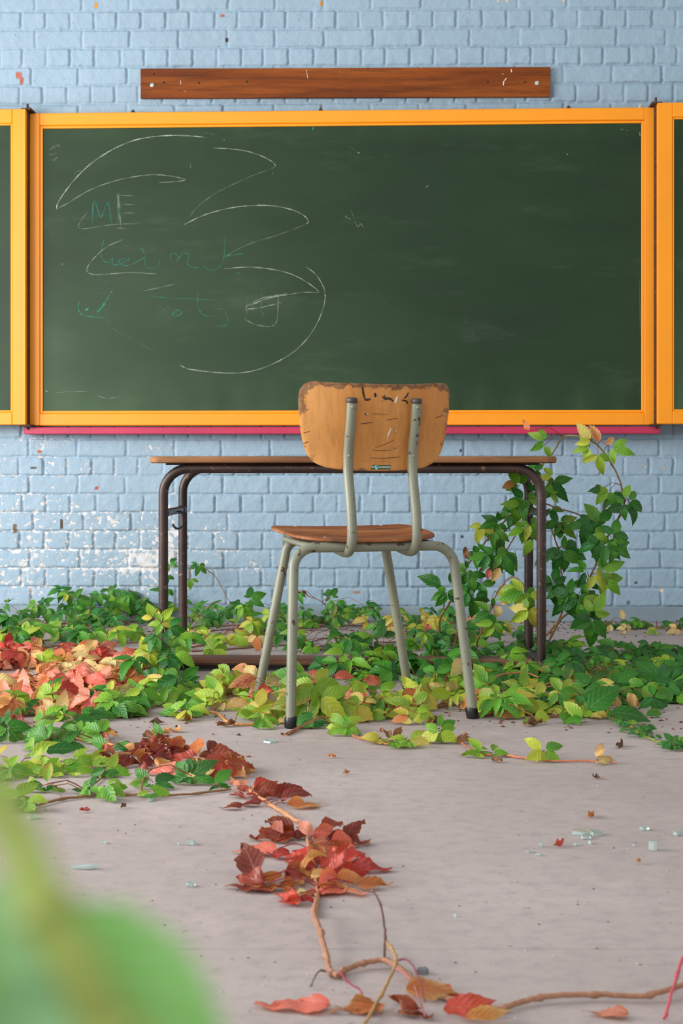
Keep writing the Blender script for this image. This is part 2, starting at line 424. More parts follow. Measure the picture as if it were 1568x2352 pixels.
    def mark(px, py, rx, ry, c, k=1.0):
        x = (px - 784) / S_W; z = CH - (py - HY) / S_W
        m = np.exp(-((U - x) / (rx / S_W)) ** 4 - ((V - z) / (ry / S_W)) ** 4) + 0.5 * (fbm(U * 80, V * 80, 40, 2) - 0.5)
        m = np.clip((m - 0.45) * 6, 0, 1) * k * (np.hypot(U - x, V - z) < 3 * max(rx, ry) / S_W)
        for j in range(3): d[..., j] = np.where(m > d[..., 3], lin(c)[j], d[..., j])
        d[..., 3] = np.maximum(d[..., 3], m)
    mark(219, 11, 4, 8, (214, 150, 50)); mark(739, 8, 4, 8, (214, 150, 50)); mark(511, 35, 5, 5, (186, 96, 78))
    mark(42, 171, 8, 8, (178, 104, 88)); mark(48, 184, 5, 9, (168, 96, 80)); mark(1142, 2, 4, 9, (206, 196, 178)); mark(1162, 3, 4, 9, (206, 196, 178)); mark(1291, 3, 4, 7, (206, 196, 178))
    mark(521, 91, 4, 5, (70, 62, 58)); mark(90, 1037, 6, 4, (176, 96, 74)); mark(221, 1122, 6, 4, (190, 76, 60)); mark(32, 1215, 5, 12, (120, 92, 64)); mark(140, 1204, 4, 12, (84, 66, 48))
    mark(1057, 1035, 3, 3, (60, 60, 60)); mark(1060, 1233, 4, 4, (70, 62, 56)); mark(1478, 1072, 4, 4, (200, 190, 170)); mark(1520, 1075, 4, 4, (200, 190, 170)); mark(1514, 1355, 6, 5, (214, 204, 190))
    mark(819, 1360, 9, 3, (176, 120, 80)); mark(76, 1075, 8, 3, (80, 74, 74)); mark(540, 1262, 3, 3, (220, 210, 196))
    mark(1457, 1337, 3, 3, (60, 58, 58)); mark(1440, 1383, 5, 5, (70, 80, 84), .7)
    dd = np.zeros((len(co), 4), np.float32); dd[:n0] = d.reshape(-1, 4); mk.data.foreach_set('color', dd.ravel())
    o = link('wall_back', me, M_wall); o.location = (0, WD, 0); o.rotation_euler = (0, 0, -WTH); o['kind'] = 'structure'
wall()
m = MB()
zt = CH - (1392 - HY) / S_W
m.box(-2.3, 2.3, -0.016, 0.0, 0, zt, 0.003)
o = m.build('baseboard_back', M_plinth); o.location = (0, WD, 0); o.rotation_euler = (0, 0, -WTH); o['kind'] = 'structure'

def floor():
    m = MB()
    ys = [-2.2, FL(784, 2180).y, 3.4, 4.98, 6.3]
    for a, b in zip(ys[:-1], ys[1:]):
        if a < 0: pass
        m.box(-3.4, 3.4, a + 0.0012, b - 0.0012, -0.06, 0.0, 0.0012)
    m.box(-3.4, 3.4, ys[0], ys[-1], -0.1, -0.02)
    o = m.build('floor', M_floor); o['kind'] = 'structure'
floor()

# ------------------------------------------------------------------ chalkboard
BTH = math.radians(2.3); BD = 5.93
BC = Vector(((785.5 - 784) * BD / F, BD, 0))
def bxy(px, py, dy=0.0):
    """pixel -> board-local x,z on the plane y=dy of the board"""
    c, s = math.cos(BTH), math.sin(BTH)
    k = (px - 784) / F
    # world: x = BC.x + lx*c + dy*s ; y = BC.y - lx*s + dy*c ; x = k*y
    lx = (k * (BC.y + dy * c) - BC.x - dy * s) / (c + k * s)
    y = BC.y - lx * s + dy * c
    return lx, CH - (py - HY) * y / F
def chalkboard():
    t = thing('chalkboard', 'green three-leaf chalkboard with orange wooden frame on the blue brick wall', 'chalkboard', BC, -BTH)
    x0 = bxy(64.5, 600)[0]; x1 = bxy(1507, 600)[0]; z0, z1 = 0.792, 2.052
    ix0 = bxy(99, 600)[0]; ix1 = bxy(1472, 600)[0]; iz0 = 0.852; iz1 = 1.991; b = 0.011
    m = MB()
    fy0, fy1 = -0.012, 0.022
    m.box(x0, ix0 - b, fy0, fy1, z0, z1, 0.003); m.box(ix1 + b, x1, fy0, fy1, z0, z1, 0.003)
    m.box(ix0 - b - .0005, ix1 + b + .0005, fy0, fy1, z0, iz0 - b, 0.003); m.box(ix0 - b - .0005, ix1 + b + .0005, fy0, fy1, iz1 + b, z1, 0.003)
    fr = m.build('frame', M_orange, t)
    m = MB()
    for (a, c, e, f) in ((ix0 - b, ix0, iz0 - b, iz1 + b), (ix1, ix1 + b, iz0 - b, iz1 + b), (ix0, ix1, iz0 - b, iz0), (ix0, ix1, iz1, iz1 + b)):
        m.box(a, c, -0.006, 0.018, e, f, 0.002)
    m.build('frame_bead', M_orange, fr)
    # writing surface as a fine grid that carries a value for chalk dust and painted sheen
    def surf(a, c, e, f, y, name, par, nx=90, nz=50):
        m = MB(); vs = []; fs = []
        for j in range(nz + 1):
            for i in range(nx + 1): vs.append((a + (c - a) * i / nx, y, e + (f - e) * j / nz))
        for j in range(nz):
            for i in range(nx):
                k = j * (nx + 1) + i; fs.append((k, k + 1, k + nx + 2, k + nx + 1))
        m.add(vs, fs, False); m.box(a, c, y + 0.004, y + 0.014, e, f)
        o = m.build(name, M_board, par, fix=False); me = o.data
        A = np.array([v.co[:] for v in me.vertices]); u = (A[:, 0] - a) / (c - a); v = (A[:, 2] - e) / (f - e)
        n = fbm(u * 6, v * 4, 50, 4); n2 = fbm(u * 30, v * 3, 55, 4)
        d = 0.10 * np.clip(n - 0.4, 0, 1) + 0.30 * np.clip(1 - v / 0.16, 0, 1) * np.clip(n2 - 0.25, 0, 1) + 0.10 * np.clip(1 - u / 0.06, 0, 1) * n + 0.10 * np.clip((v - 0.93) / 0.05, 0, 1) * n2
        d += 0.20 * np.clip(1 - v / 0.55, 0, 1) * np.clip(1 - u / 0.75, 0, 1) * (0.5 + n)  # lower-left sheen of the daylight, put into the board colour
        d += 0.05 * np.exp(-((u - .22) / .16) ** 2 - ((v - .45) / .2) ** 2)
        me.attributes.new('DustSheen', 'FLOAT', 'POINT').data.foreach_set('value', d.astype(np.float32)); return o
    surf(ix0, ix1, iz0, iz1, 0.0, 'writing_surface', t)
    # wings
    for side in (-1, 1):
        if side < 0:
            xr = bxy(59, 600, -0.07)[0]; xl = xr - 1.25; g0, g1 = xl + 0.06, xr - 0.062; nm = 'left'
        else:
            xl = bxy(1509.5, 600, -0.07)[0]; xr = xl + 1.25; g0, g1 = xl + 0.066, xr - 0.06
        y = -0.07; m = MB()
        m.box(xl, g0 - .007, y, y + .028, .794, 2.056, .003); m.box(g1 + .007, xr, y, y + .028, .794, 2.056, .003)
        m.box(g0 - .0075, g1 + .0075, y, y + .028, .794, .845, .003); m.box(g0 - .0075, g1 + .0075, y, y + .028, 1.998, 2.056, .003)
        wf = m.build('wing', M_orange, t)
        m = MB()
        for (a, c, e, f) in ((g0 - .007, g0, .845, 1.998), (g1, g1 + .007, .845, 1.998), (g0, g1, .845, .852), (g0, g1, 1.991, 1.998)):
            m.box(a, c, y + .004, y + .026, e, f, .0015)
        m.build('wing_bead', M_orange, wf)
        surf(g0, g1, .852, 1.991, y + .009, 'wing_surface', wf, 30, 30)
    for px, par in ((62, 0), (1503, 1)):
        x = bxy(px + 2, 600, -.03)[0]
        for z in (z1 + 0.002, z0 - .004):
            m = MB(); m.box(x - .020, x + .022, -.062, .015, z, z + .008, .002)
            m.tube([(x, -.035, z - .012), (x, -.035, z + .03)], .0045, 10)
            m.build('hinge', M_rust, t)
        m = MB(); m.box(x - .004, x + .004, -.045, -.005, z0, z1); m.build('gap_shade_strip', M_rust, t)  # dark strip standing in for the shade inside the gap
    for px in (305, 736, 1306):
        x = bxy(px, 255)[0]; m = MB(); m.box(x - .008, x + .008, .0, .02, z1, z1 + .008, .002); m.tube([(x - .004, .01, z1 + .008), (x + .002, .008, z1 + .014)], .004, 8)
        m.build('mounting_clip', M_rust, t)
    x = bxy(1473, 240)[0]; m = MB(); m.box(x - .009, x + .009, .02, .026, z1 - .002, z1 + .024, .001); m.tube([(x, .02, z1 + .014), (x, .016, z1 + .014)], .004, 10)
    m.build('wall_bracket', M_screw, t)
    # chalk marks (positions read off the photograph, drawn as thin marks on the surface)
    def C(X, Y): return (100 + X / 2.24, 280 + Y / 2.24)
    W = [([(65,450),(75,415),(110,360),(170,285),(250,210),(350,145),(450,100),(550,78),(650,70),(750,72),(835,80)],.9,3),
         ([(65,450),(130,415),(220,360),(300,325),(400,295),(500,277),(580,272),(650,278),(700,288),(730,298),(680,307),(590,312)],.55,2.6),
         ([(870,135),(950,138),(1040,150),(1120,175),(1175,205),(1195,228)],.75,2.8),([(1195,228),(1170,242),(1090,270),(1000,310),(900,358),(830,405),(780,450),(745,495)],.32,2),
         ([(720,530),(800,490),(870,465),(960,443),(1050,432),(1150,430),(1240,442),(1310,465),(1350,492),(1362,515),(1350,525)],.8,2.8),([(1350,525),(1280,555),(1180,590),(1080,620),(1000,655),(930,695)],.3,2.4),
         ([(225,465),(190,510),(180,540),(205,550),(280,540),(360,528),(500,522)],.4,2.2),
         ([(410,605),(330,640),(270,690),(230,740),(225,770),(260,785),(330,783),(450,775),(580,782)],.5,2.8),
         ([(930,755),(1050,747),(1150,755),(1250,775),(1330,810),(1390,850),(1420,878)],.8,2.6),([(1420,878),(1330,877),(1250,890),(1150,900),(1080,925),(1030,960)],.45,2.6),
         ([(1350,745),(1400,785),(1435,840),(1448,890),(1440,950),(1410,1030),(1360,1110),(1290,1180),(1200,1235),(1100,1275),(1000,1292),(900,1290),(800,1280),(740,1270),(700,1250)],.7,2.8),
         ([(740,1270),(800,1280),(860,1286)],.8,3),
         ([(1030,965),(1100,958),(1160,945),(1225,930)],.55,3),([(1060,945),(1130,915),(1200,897),(1255,885)],.6,4),([(1150,905),(1200,893),(1250,888)],.5,6),
         ([(1045,905),(1045,1010)],.3,2),([(1030,1010),(1080,1040),(1140,1052),(1175,1050),(1200,1020),(1208,900)],.5,2.4),([(1120,875),(1120,960),(1135,1005)],.25,2),
         ([(383,370),(388,460)],.4,8),([(388,460),(400,548)],.3,5),([(385,378),(470,380)],.25,3),([(390,425),(480,425)],.25,3),([(390,470),(475,468)],.25,3),([(370,548),(430,548)],.2,4),
         ([(510,870),(600,852),(680,832)],.4,2.6),([(920,90),(935,92)],.3,3),([(755,212),(757,245)],.3,2),([(1178,258),(1178,275)],.3,2),
         ([(1555,480),(1556,496)],.4,3),([(30,145),(60,125),(85,120)],.15,8),([(45,200),(62,190),(70,180)],.25,4),([(25,170),(70,160)],.12,6),
         ([(160,280),(165,262),(190,250),(215,255)],.3,1.6),([(330,1005),(345,1050),(400,1090),(500,1140),(600,1210)],.1,2),([(95,725),(98,740)],.3,4)]
    T = [([(250,530),(260,405),(295,490),(330,415),(350,530)],.5,3),([(385,365),(383,545)],.3,3),
         ([(315,600),(300,640),(295,680),(310,715),(340,722),(355,700),(358,735),(400,728),(440,705),(400,708),(385,725),(420,740),(470,725),(520,690),(500,640)],.5,2.6),
         ([(520,690),(525,740),(560,752),(590,735),(600,700)],.35,2.2),([(650,720),(660,675),(690,690),(685,725)],.45,2.4),([(685,725),(715,680),(748,682),(740,725),(760,746),(800,750)],.45,2.4),
         ([(820,735),(850,762),(890,755),(925,710),(935,580)],.4,2.2),([(930,695),(980,684),(1035,678)],.5,2.6),([(985,773),(1012,783)],.45,2.6),
         ([(190,915),(178,950),(190,985),(230,1000),(320,1008)],.7,2.6),([(352,868),(348,880)],.9,3.5),([(345,880),(315,930),(275,980)],.45,3),([(318,925),(300,955),(275,980)],.95,5),([(213,972),(235,955)],.95,5),
         ([(250,880),(340,880)],.25,2),([(545,895),(640,905),(770,912),(910,917)],.4,2),([(290,850),(330,815),(380,832),(375,850)],.2,2),
         ([(585,970),(600,950),(620,970),(635,945),(650,970)],.25,2),([(660,980),(672,1000),(712,986),(690,968),(665,990)],.6,2.6),
         ([(795,870),(792,940),(820,992),(880,1000)],.5,2.4),([(880,960),(925,968),(947,1010),(940,1045),(880,1052)],.4,2.2),([(1384,25),(1385,46)],.9,4),([(820,62),(850,57),(875,66),(880,78)],.35,2)]
    RR = [([(815,508),(822,522),(828,514),(836,526)],.5,2),([(792,497),(808,506)],.3,2),([(977,431),(984,426)],.7,2.5),([(805,480),(812,500)],.2,2),([(1060,725),(1100,785)],.12,1.6),([(820,350),(826,352)],.7,2.5),([(800,335),(822,350)],.15,1.5),
          ([(1300,352),(1304,356)],.5,3),([(1424,297),(1432,297)],.6,2),([(1437,299),(1442,301)],.5,2),([(1468,302),(1470,315)],.6,3),([(125,903),(150,900),(205,899)],.3,2),([(220,907),(245,915),(270,912)],.3,3),([(103,897),(110,900)],.8,2.5),([(1468,640),(1470,770)],.25,2)]
    for name, mat, SS in (('chalk_stroke', M_chalk, [([C(*p) for p in s], a, w_) for s, a, w_ in W] + RR), ('turquoise_chalk_stroke', M_chalkT, [([C(*p) for p in s], a, w_) for s, a, w_ in T])):
        for s, a, wd in SS:
            m = MB(); st = []
            q = smooth([Vector((bxy(*p)[0], 0, bxy(*p)[1])) for p in s], 6); vs = []; n = len(q); h0 = wd * 0.5 / 573
            for i, p in enumerate(q):
                tt = (q[min(i + 1, n - 1)] - q[max(i - 1, 0)]).normalized(); nn = Vector((-tt.z, 0, tt.x)); h = h0 * (0.7 + 0.3 * math.sin(i * 1.3 + wd))
                vs += [p + nn * h + Vector((0, -.0007, 0)), p - nn * h + Vector((0, -.0007, 0))]
                e = min(1, i / 3 + .3, (n - 1 - i) / 3 + .3); st += [a * e * (0.8 + 0.3 * math.sin(i * 0.7))] * 2
            m.add(vs, [(2 * i, 2 * i + 1, 2 * i + 3, 2 * i + 2) for i in range(n - 1)], False)
            o = m.build(name, mat, t, fix=False); o.data.attributes.new('Str', 'FLOAT', 'POINT').data.foreach_set('value', np.array(st, np.float32))
chalkboard()
# pink ledge
x0 = bxy(59, 985)[0]; x1 = bxy(1513, 985)[0]
t = thing('chalk_ledge', 'pink painted narrow ledge running under the green chalkboard', 'ledge', BC, -BTH)
m = MB(); m.box(x0, x1, -.030, .022, .757, .785, .003); m.build('rail', M_pink, t)
for px in (90, 1080, 1380):
    x = bxy(px, 985)[0]; m = MB(); m.box(x - .01, x + .01, .022, .06, .762, .776, .002); m.build('bracket', M_rust, t)

# plank
WP = lambda px, py, dy: ((px - 784) * (WD + dy) / F, CH - (py - HY) * (WD + dy) / F)
t = thing('wooden_plank', 'long brown wooden coat-rail board screwed to the wall above the chalkboard', 'wooden board', (0, WD, 0), -WTH)
xa, za = WP(322, 224, -.03); xb, zb = WP(1263, 156, -.03)
m = MB(); m.box(xa, xb, -.032, -.0135, za, zb, .0015); m.build('board', M_plank, t)
for px, py in ((349, 194), (1232, 193)):
    x, z = WP(px, py, -.03); m = MB(); m.tube([(x, -.031, z), (x, -.035, z), (x, -.0365, z)], [.0085, .0085, .005], 14); m.build('screw', M_screw, t)
for px, py in ((376, 188), (457, 190), (567, 187), (353, 169), (1120, 190), (1205, 190), (1236, 168)):
    x, z = WP(px, py, -.03); m = MB(); m.tube([(x, -.0318, z), (x, -.0326, z)], .0042 if px < 1230 else .003, 10); m.build('screw_hole', M_hole, t)
for a, b in (((1173, 161), (1174, 168)), ((1162, 181), (1157, 188)), ((1156, 188), (1155, 198)), ((1153, 171), (1155, 173)), ((421, 207), (427, 210)), ((703, 160), (707, 180)), ((414, 183), (415, 193))):
    xa_, za_ = WP(a[0], a[1], -.03); xb_, zb_ = WP(b[0], b[1], -.03); h = .0018 if a[0] > 1000 else .0009
    m = MB(); m.add([(xa_ - h, -.0324, za_), (xa_ + h, -.0324, za_), (xb_ + h, -.0324, zb_), (xb_ - h, -.0324, zb_)], [(0, 1, 2, 3)], False)
    m.build('paint_scuff', M_scr, t, fix=False)

# ------------------------------------------------------------------ desk
def desk():
    DTH = math.radians(2.0); dn = 4.42; sc = F / dn
    cx = (807 - 784) / sc
    t = thing('school_desk', 'old two-seat school desk with wooden top and dark tubular steel frame', 'desk', (cx, dn, 0), -DTH)
    hw = 434 / sc; r = .0145; dep = 0.41; zt = .6225
    tw = 466 / sc; ox = (809 - 807) / sc
    # top with rounded ends
    m = MB(); vs = []; out = []
    x0, x1, y0, y1, cr = ox - tw, ox + tw, -.045, .475, .035
    for (cx_, cy_, a0) in ((x1 - cr, y0 + cr, -90), (x1 - cr, y1 - cr, 0), (x0 + cr, y1 - cr, 90), (x0 + cr, y0 + cr, 180)):
        for k in range(9):
            a = math.radians(a0 + 90 * k / 8); out.append((cx_ + cr * math.cos(a), cy_ + cr * math.sin(a), math.cos(a), math.sin(a)))
    prof = [(.006, .638), (.001, .641), (0, .648), (.001, .655), (.006, .6585)]; n = len(out); fs = []
    for ins, z in prof: vs += [(x - nx * ins, y - ny * ins, z) for x, y, nx, ny in out]
    for j in range(len(prof) - 1):
        for k in range(n): fs.append((j * n + k, j * n + (k + 1) % n, (j + 1) * n + (k + 1) % n, (j + 1) * n + k))
    fs.append(tuple(range(n - 1, -1, -1))); fs.append(tuple((len(prof) - 1) * n + k for k in range(n)))
    m.add(vs, fs, True); m.build('desktop', M_desk, t)
    # shallow metal book tray just under the top
    m = MB(); m.box(ox - tw + .045, ox + tw - .05, .0, .43, .6325, .6385, .002); m.build('mounting_strip', M_dark, t)
    for y in (0, dep):
        m = MB(); m.tube(arc_path([(-hw, y, .0), (-hw, y, zt), (hw, y, zt), (hw, y, 0)], .078, 10), r, 16); m.build('leg_frame', M_dtube, t)
    for s in (-1, 1):
        m = MB(); m.tube([(s * hw, .0, .488), (s * hw, dep, .488)], .0115, 14)
        cb = m.build('crossbar', M_dark, t)
        for y in (.028, dep - .03):
            m = MB(); m.tube([(s * hw, y - .014, .488), (s * hw, y + .014, .488)], .0145, 14); m.build('sleeve', M_dark, cb)
        m = MB(); m.tube([(s * hw, .0, .03), (s * hw, dep, .03)], .012, 12); m.build('foot_rail', M_dtube, t)
    # satchel hook
    m = MB(); hx = -hw + .002; yb = .24
    pts = [(hx + .004, yb, .484), (hx + .004, yb, .455), (hx + .002, yb - .002, .44), (hx - .008, yb - .006, .432), (hx - .019, yb - .010, .435), (hx - .025, yb - .012, .444), (hx - .024, yb - .012, .447)]
    pts = [(hx + .018 + (p[0] - hx), p[1], p[2]) for p in pts]
    m.tube(smooth(pts, 5), .0035, 10); m.tube([(hx, yb, .486), (hx + .022, yb, .484)], .004, 8); m.build('satchel_hook', M_dark, t)
    # footrest
    m = MB(); m.box(-hw + .014, hw - .014, .09, .17, .021, .043, .006); m.build('footrest', M_foot, t)
    m = MB(); m.box(-hw + .012, hw - .012, .13, .16, .004, .021, .002); m.build('footrest_shade_strip', M_dark, t)  # dark strip added as the shadow in the gap below the footrest
desk()

# ------------------------------------------------------------------ chair
CTH = math.radians(16.73)
CO = Vector((.1023, 3.6255, 0)); cu = Vector((math.cos(CTH), math.sin(CTH), 0)); cv = Vector((-math.sin(CTH), math.cos(CTH), 0))
def plate(outline, surf, th, rings=16):
    """closed rounded plate: outline = list of 2D points, surf(x,y)->(point, normal); returns MB and edge values"""
    n = len(outline); m = MB(); E = []
    cx = sum(p[0] for p in outline) / n; cy = sum(p[1] for p in outline) / n
    fr = []; 
    for side in (1, -1):
        for j in range(1, rings + 1):
            f = j / rings if j < rings else 1.0
            f = 1 - (1 - f) ** 1.3
            for p in outline:
                x = cx + (p[0] - cx) * f; y = cy + (p[1] - cy) * f
                q, nn = surf(x, y); tt = th / 2 * (1 if j < rings else .55)
                fr.append(q + nn * tt * side); E.append(f)
        q, nn = surf(cx, cy); fr.append(q + nn * th / 2 * side); E.append(0)
    fs = []; B = rings * n + 1
    for s, b in ((1, 0), (-1, B)):
        c = b + rings * n
        for k in range(n):
            k2 = (k + 1) % n; fs.append((c, b + k, b + k2) if s > 0 else (c, b + k2, b + k))
            for j in range(rings - 1):
                q = (b + j * n + k, b + (j + 1) * n + k, b + (j + 1) * n + k2, b + j * n + k2); fs.append(q if s > 0 else q[::-1])
    b1 = (rings - 1) * n; b2 = B + (rings - 1) * n
    for k in range(n):
        k2 = (k + 1) % n; fs.append((b1 + k, b2 + k, b2 + k2, b1 + k2))
    m.add(fr, fs, True); return m, E
def chair():
    t = thing('school_chair', 'plywood school chair with grey-green tubular frame standing before the desk', 'chair', CO, CTH)
    r = .0125
    # rear leg frame (nearest the camera)
    zt = .4285
    m = MB(); m.tube(arc_path([(-.2345, 0, 0.014), (-.2075, .071, zt), (.2075, .071, zt), (.2345, 0, 0.014)], .055, 10), r, 18)
    lf = m.build('rear_leg_frame', M_tube, t)
    for s in (-1, 1):
        m = MB(); d = Vector((-s * .027, .071, .4145)).normalized(); b = Vector((s * .2345, 0, 0))
        m.tube([b + Vector((0, 0, .0005)), b + Vector((0, 0, .003)), b + d * .022, b + d * .028], [.0135, .0155, .0155, .0142], 18); m.build('rubber_foot', M_rub, lf)
    m = MB(); m.tube(arc_path([(-.216, .425, 0.0), (-.136, .402, zt), (.136, .402, zt), (.216, .425, 0.0)], .035, 8), r, 18)
    ff = m.build('front_leg_frame', M_tube, t)
    for s in (-1, 1):
        m = MB(); m.tube([(s * .216, .425, .0005), (s * .212, .424, .024)], .0155, 16); m.build('rubber_foot', M_rub, ff)
    for s in (-1, 1):
        m = MB(); m.tube([(s * .165, .075, zt + .003), (s * .145, .40, zt + .006)], .008, 12); m.build('seat_rail', M_tube, t)
    # back uprights
    def uy(z):   # forward position of the upright centre line at height z
        return .034 + .036 * math.exp(-((z - .635) / .10) ** 2)
    for x0 in (-.069, .100):
        pts = [(x0, uy(z), z) for z in [.795 - .016 * k for k in range(0, 20)]]
        zb = pts[-1][2]
        pts += [(x0, .034, .462), (x0, .0355, .448), (x0, .041, .434), (x0, .051, .4235), (x0, .063, .4175), (x0, .078, .4145), (x0, .11, .414), (x0, .16, .418), (x0, .24, .4285)]
        m = MB(); m.tube(pts, r, 18); up = m.build('back_upright', M_tube, t)
        m = MB(); a = Vector(pts[0]); d = (Vector(pts[0]) - Vector(pts[1])).normalized()
        m.tube([a - d * .010, a - d * .009, a + d * .001, a + d * .003], [.0128, .0137, .0137, .0115], 18); m.build('end_cap', M_cap, up)
        for z in (.775, .655):
            m = MB(); m.tube([(x0, uy(z) - .0118, z), (x0, uy(z) - .0145, z)], [.005, .003], 10); m.build('rivet', M_tube, up)
    # backrest
    c4 = [(380,80),(500,88),(650,94),(800,99),(950,102),(1080,102),(1200,96),(1290,93),(1325,105),(1345,135),(1350,180),(1348,250),(1341,330),(1330,400),(1317,480),(1298,560),(1275,615),(1240,660),(1195,690),(1140,708),(1070,718),(1000,723),(840,726),(680,723),(580,717),(480,703),(420,685),(370,658),(335,615),(310,560),(290,480),(277,400),(270,310),(267,220),(270,170),(283,130),(310,100),(345,84)]
    def yb(x, z): return uy(z) + r + .0045 + .040 * (x / .195) ** 2
    out = []
    for X, Y in c4:
        px = 600 + X / 3.136; py = 850 + Y / 3.136; x = 0.0
        ly = .09
        for _ in range(6):
            # world = CO + cu*x + cv*ly
            k = (px - 784) / F
            x = (k * (CO.y + cv.y * ly) - CO.x - cv.x * ly) / (cu.x - k * cu.y)
            d = CO.y + cu.y * x + cv.y * ly; z = CH - (py - HY) * d / F; ly = yb(x, z)
        out.append((x, z))
    # resample smoothly
    q = smooth([Vector((a, 0, b)) for a, b in out + out[:1]], 3)[:-1]; out = [(v.x, v.z) for v in q][::-1]
    def bs(x, z):
        e = .001; p = Vector((x, yb(x, z), z)); nx = Vector((e, yb(x + e, z) - p.y, 0)); nz = Vector((0, yb(x, z + e) - p.y, e))
        return p, nx.cross(nz).normalized()
    m, E = plate(out, bs, .009, 18); o = m.build('backrest', M_back, t)
    cz = sum(p[1] for p in out) / len(out)
    ed = [max(0, (e - .80) / .20) * (1.0 if v[2] > .72 else .62) * .72 + max(0, (v[2] - .79) / .045) * .42 * (1 if e > .3 else .3) for e, v in zip(E, m.v)]
    o.data.attributes.new('Edge', 'FLOAT', 'POINT').data.foreach_set('value', np.array(ed, np.float32))
    back = o
    def onback(px, py, off=.0054):
        ly = .09
        for _ in range(6):
            k = (px - 784) / F; x = (k * (CO.y + cv.y * ly) - CO.x - cv.x * ly) / (cu.x - k * cu.y)
            d = CO.y + cu.y * x + cv.y * ly; z = CH - (py - HY) * d / F; ly = yb(x, z) - off
        return Vector((x, ly, z))
    def ribbon(name, mat, strokes, par=back, off=.0054):
        for s, wd in strokes:
            m = MB(); q = smooth([onback(*p, off) for p in s], 4); n = len(q); vs = []
            for i, p in enumerate(q):
                tt = (q[min(i + 1, n - 1)] - q[max(i - 1, 0)]).normalized(); nn = Vector((-tt.z, 0, tt.x)).normalized()
                h = wd * .5 / 930 * (.5 + .5 * math.sin(math.pi * (i + .5) / n)); vs += [p + nn * h, p - nn * h]
            m.add(vs, [(2 * i, 2 * i + 1, 2 * i + 3, 2 * i + 2) for i in range(n - 1)], False)
            m.build(name, mat, par, fix=False)
    D = lambda X, Y: (600 + X / 3.136, 850 + Y / 3.136)
    ribbon('ink_scrawl', M_ink, [([D(728, 120), D(734, 165), D(745, 208)], 5), ([D(742, 212), D(765, 214), D(786, 208)], 5), ([D(818, 165), D(822, 195)], 6), ([D(872, 190), D(890, 205), D(925, 205), D(950, 225)], 5), ([D(888, 180), D(895, 215)], 3),
        ([D(1060, 160), D(1045, 190), D(1025, 205)], 3.5), ([D(1010, 215), D(1045, 225), D(1050, 245)], 4), ([D(715, 388), D(760, 382), D(805, 376)], 1.5), ([D(780, 632), D(860, 636), D(930, 632), D(1000, 625)], 1.3), ([D(800, 575), D(870, 580), D(935, 575)], 1.2),
        ([D(900, 360), D(950, 352), D(985, 345)], 1.2), ([D(300, 530), D(340, 515)], 1.5), ([D(300, 455), D(350, 440)], 1.3), ([D(1255, 345), D(1310, 325)], 1.5), ([D(820, 560), D(900, 530), D(960, 500)], 1), ([D(640, 360), D(645, 372)], 2), ([D(745, 315), D(765, 325)], 2.5)])
    ribbon('pale_scratch', M_scr, [([D(980, 190), D(970, 215), D(962, 238)], 5), ([D(935, 420), D(920, 450), D(908, 480)], 4), ([D(910, 450), D(905, 510)], 1.5), ([D(760, 310), D(762, 325)], 2.5), ([D(968, 590), D(985, 565)], 1.2), ([D(960, 430), D(975, 445)], 1.5)])
    # maker's sticker
    def quad(pts, off): 
        m = MB(); m.add([onback(600 + 0, 0)] * 0 + [onback(*p, off) for p in pts], [tuple(range(len(pts)))], False); return m
    sx, sy = 820, 1040; k = 15.68
    Q = lambda X, Y: (sx + X / k, sy + Y / k)
    st = quad([Q(490, 600), Q(560, 440), Q(1215, 440), Q(1190, 600)], .0053).build('maker_sticker', M_olive, back, fix=False)
    quad([Q(515, 548), Q(545, 490), Q(1200, 490), Q(1185, 560)], .0055).build('sticker_band', M_white, st, fix=False)
    quad([Q(595, 605), Q(595, 440), Q(755, 440), Q(755, 605)], .0057).build('sticker_square', M_teal, st, fix=False)
    ribbon('sticker_letter', M_white, [([Q(715, 480), Q(680, 470), Q(645, 490), Q(650, 515), Q(700, 530), Q(718, 560), Q(690, 588), Q(645, 580)], 2.6)], st, .0059)
    for i, X in enumerate((790, 850, 900, 960, 1010, 1060, 1110, 1150)):
        a = [Q(X, 500), Q(X + 22, 500), Q(X + 26, 556), Q(X + 4, 556)]; quad(a, .0059).build('sticker_lettering', M_teal, st, fix=False)
    # seat
    def sz(x, y):
        f = (y - .06) / .38
        z = .447 + .019 * f - .011 * math.exp(-((f - .35) / .3) ** 2) * (1 - min(1, (x / .2) ** 2)) + .004 * (x / .2) ** 2
        if f > .86: z -= .9 * (f - .86) ** 2 / .14 * .20
        return z
    out = []
    for k in range(72):
        a = 2 * math.pi * k / 72; c, s = math.cos(a), math.sin(a); e = 2 / 3.6
        x = abs(c) ** e * (1 if c > 0 else -1); y = abs(s) ** e * (1 if s > 0 else -1)
        out.append((x * (.196 + .010 * y), .245 + y * .195))
    def ss(x, y):
        e = .001; z = sz(x, y); p = Vector((x, y, z)); nx = Vector((e, 0, sz(x + e, y) - z)); ny = Vector((0, e, sz(x, y + e) - z)); return p, nx.cross(ny).normalized()
    m, E = plate(out, ss, .0095, 16); o = m.build('seat', M_seat, t)
    for s, y in ((-.12, .10), (.12, .10), (-.12, .38), (.12, .38)):
        m = MB(); z = sz(s, y) + .0045; m.tube([(s, y, z), (s, y, z + .002)], [.006, .004], 10); m.build('seat_rivet', M_screw, o)
chair()

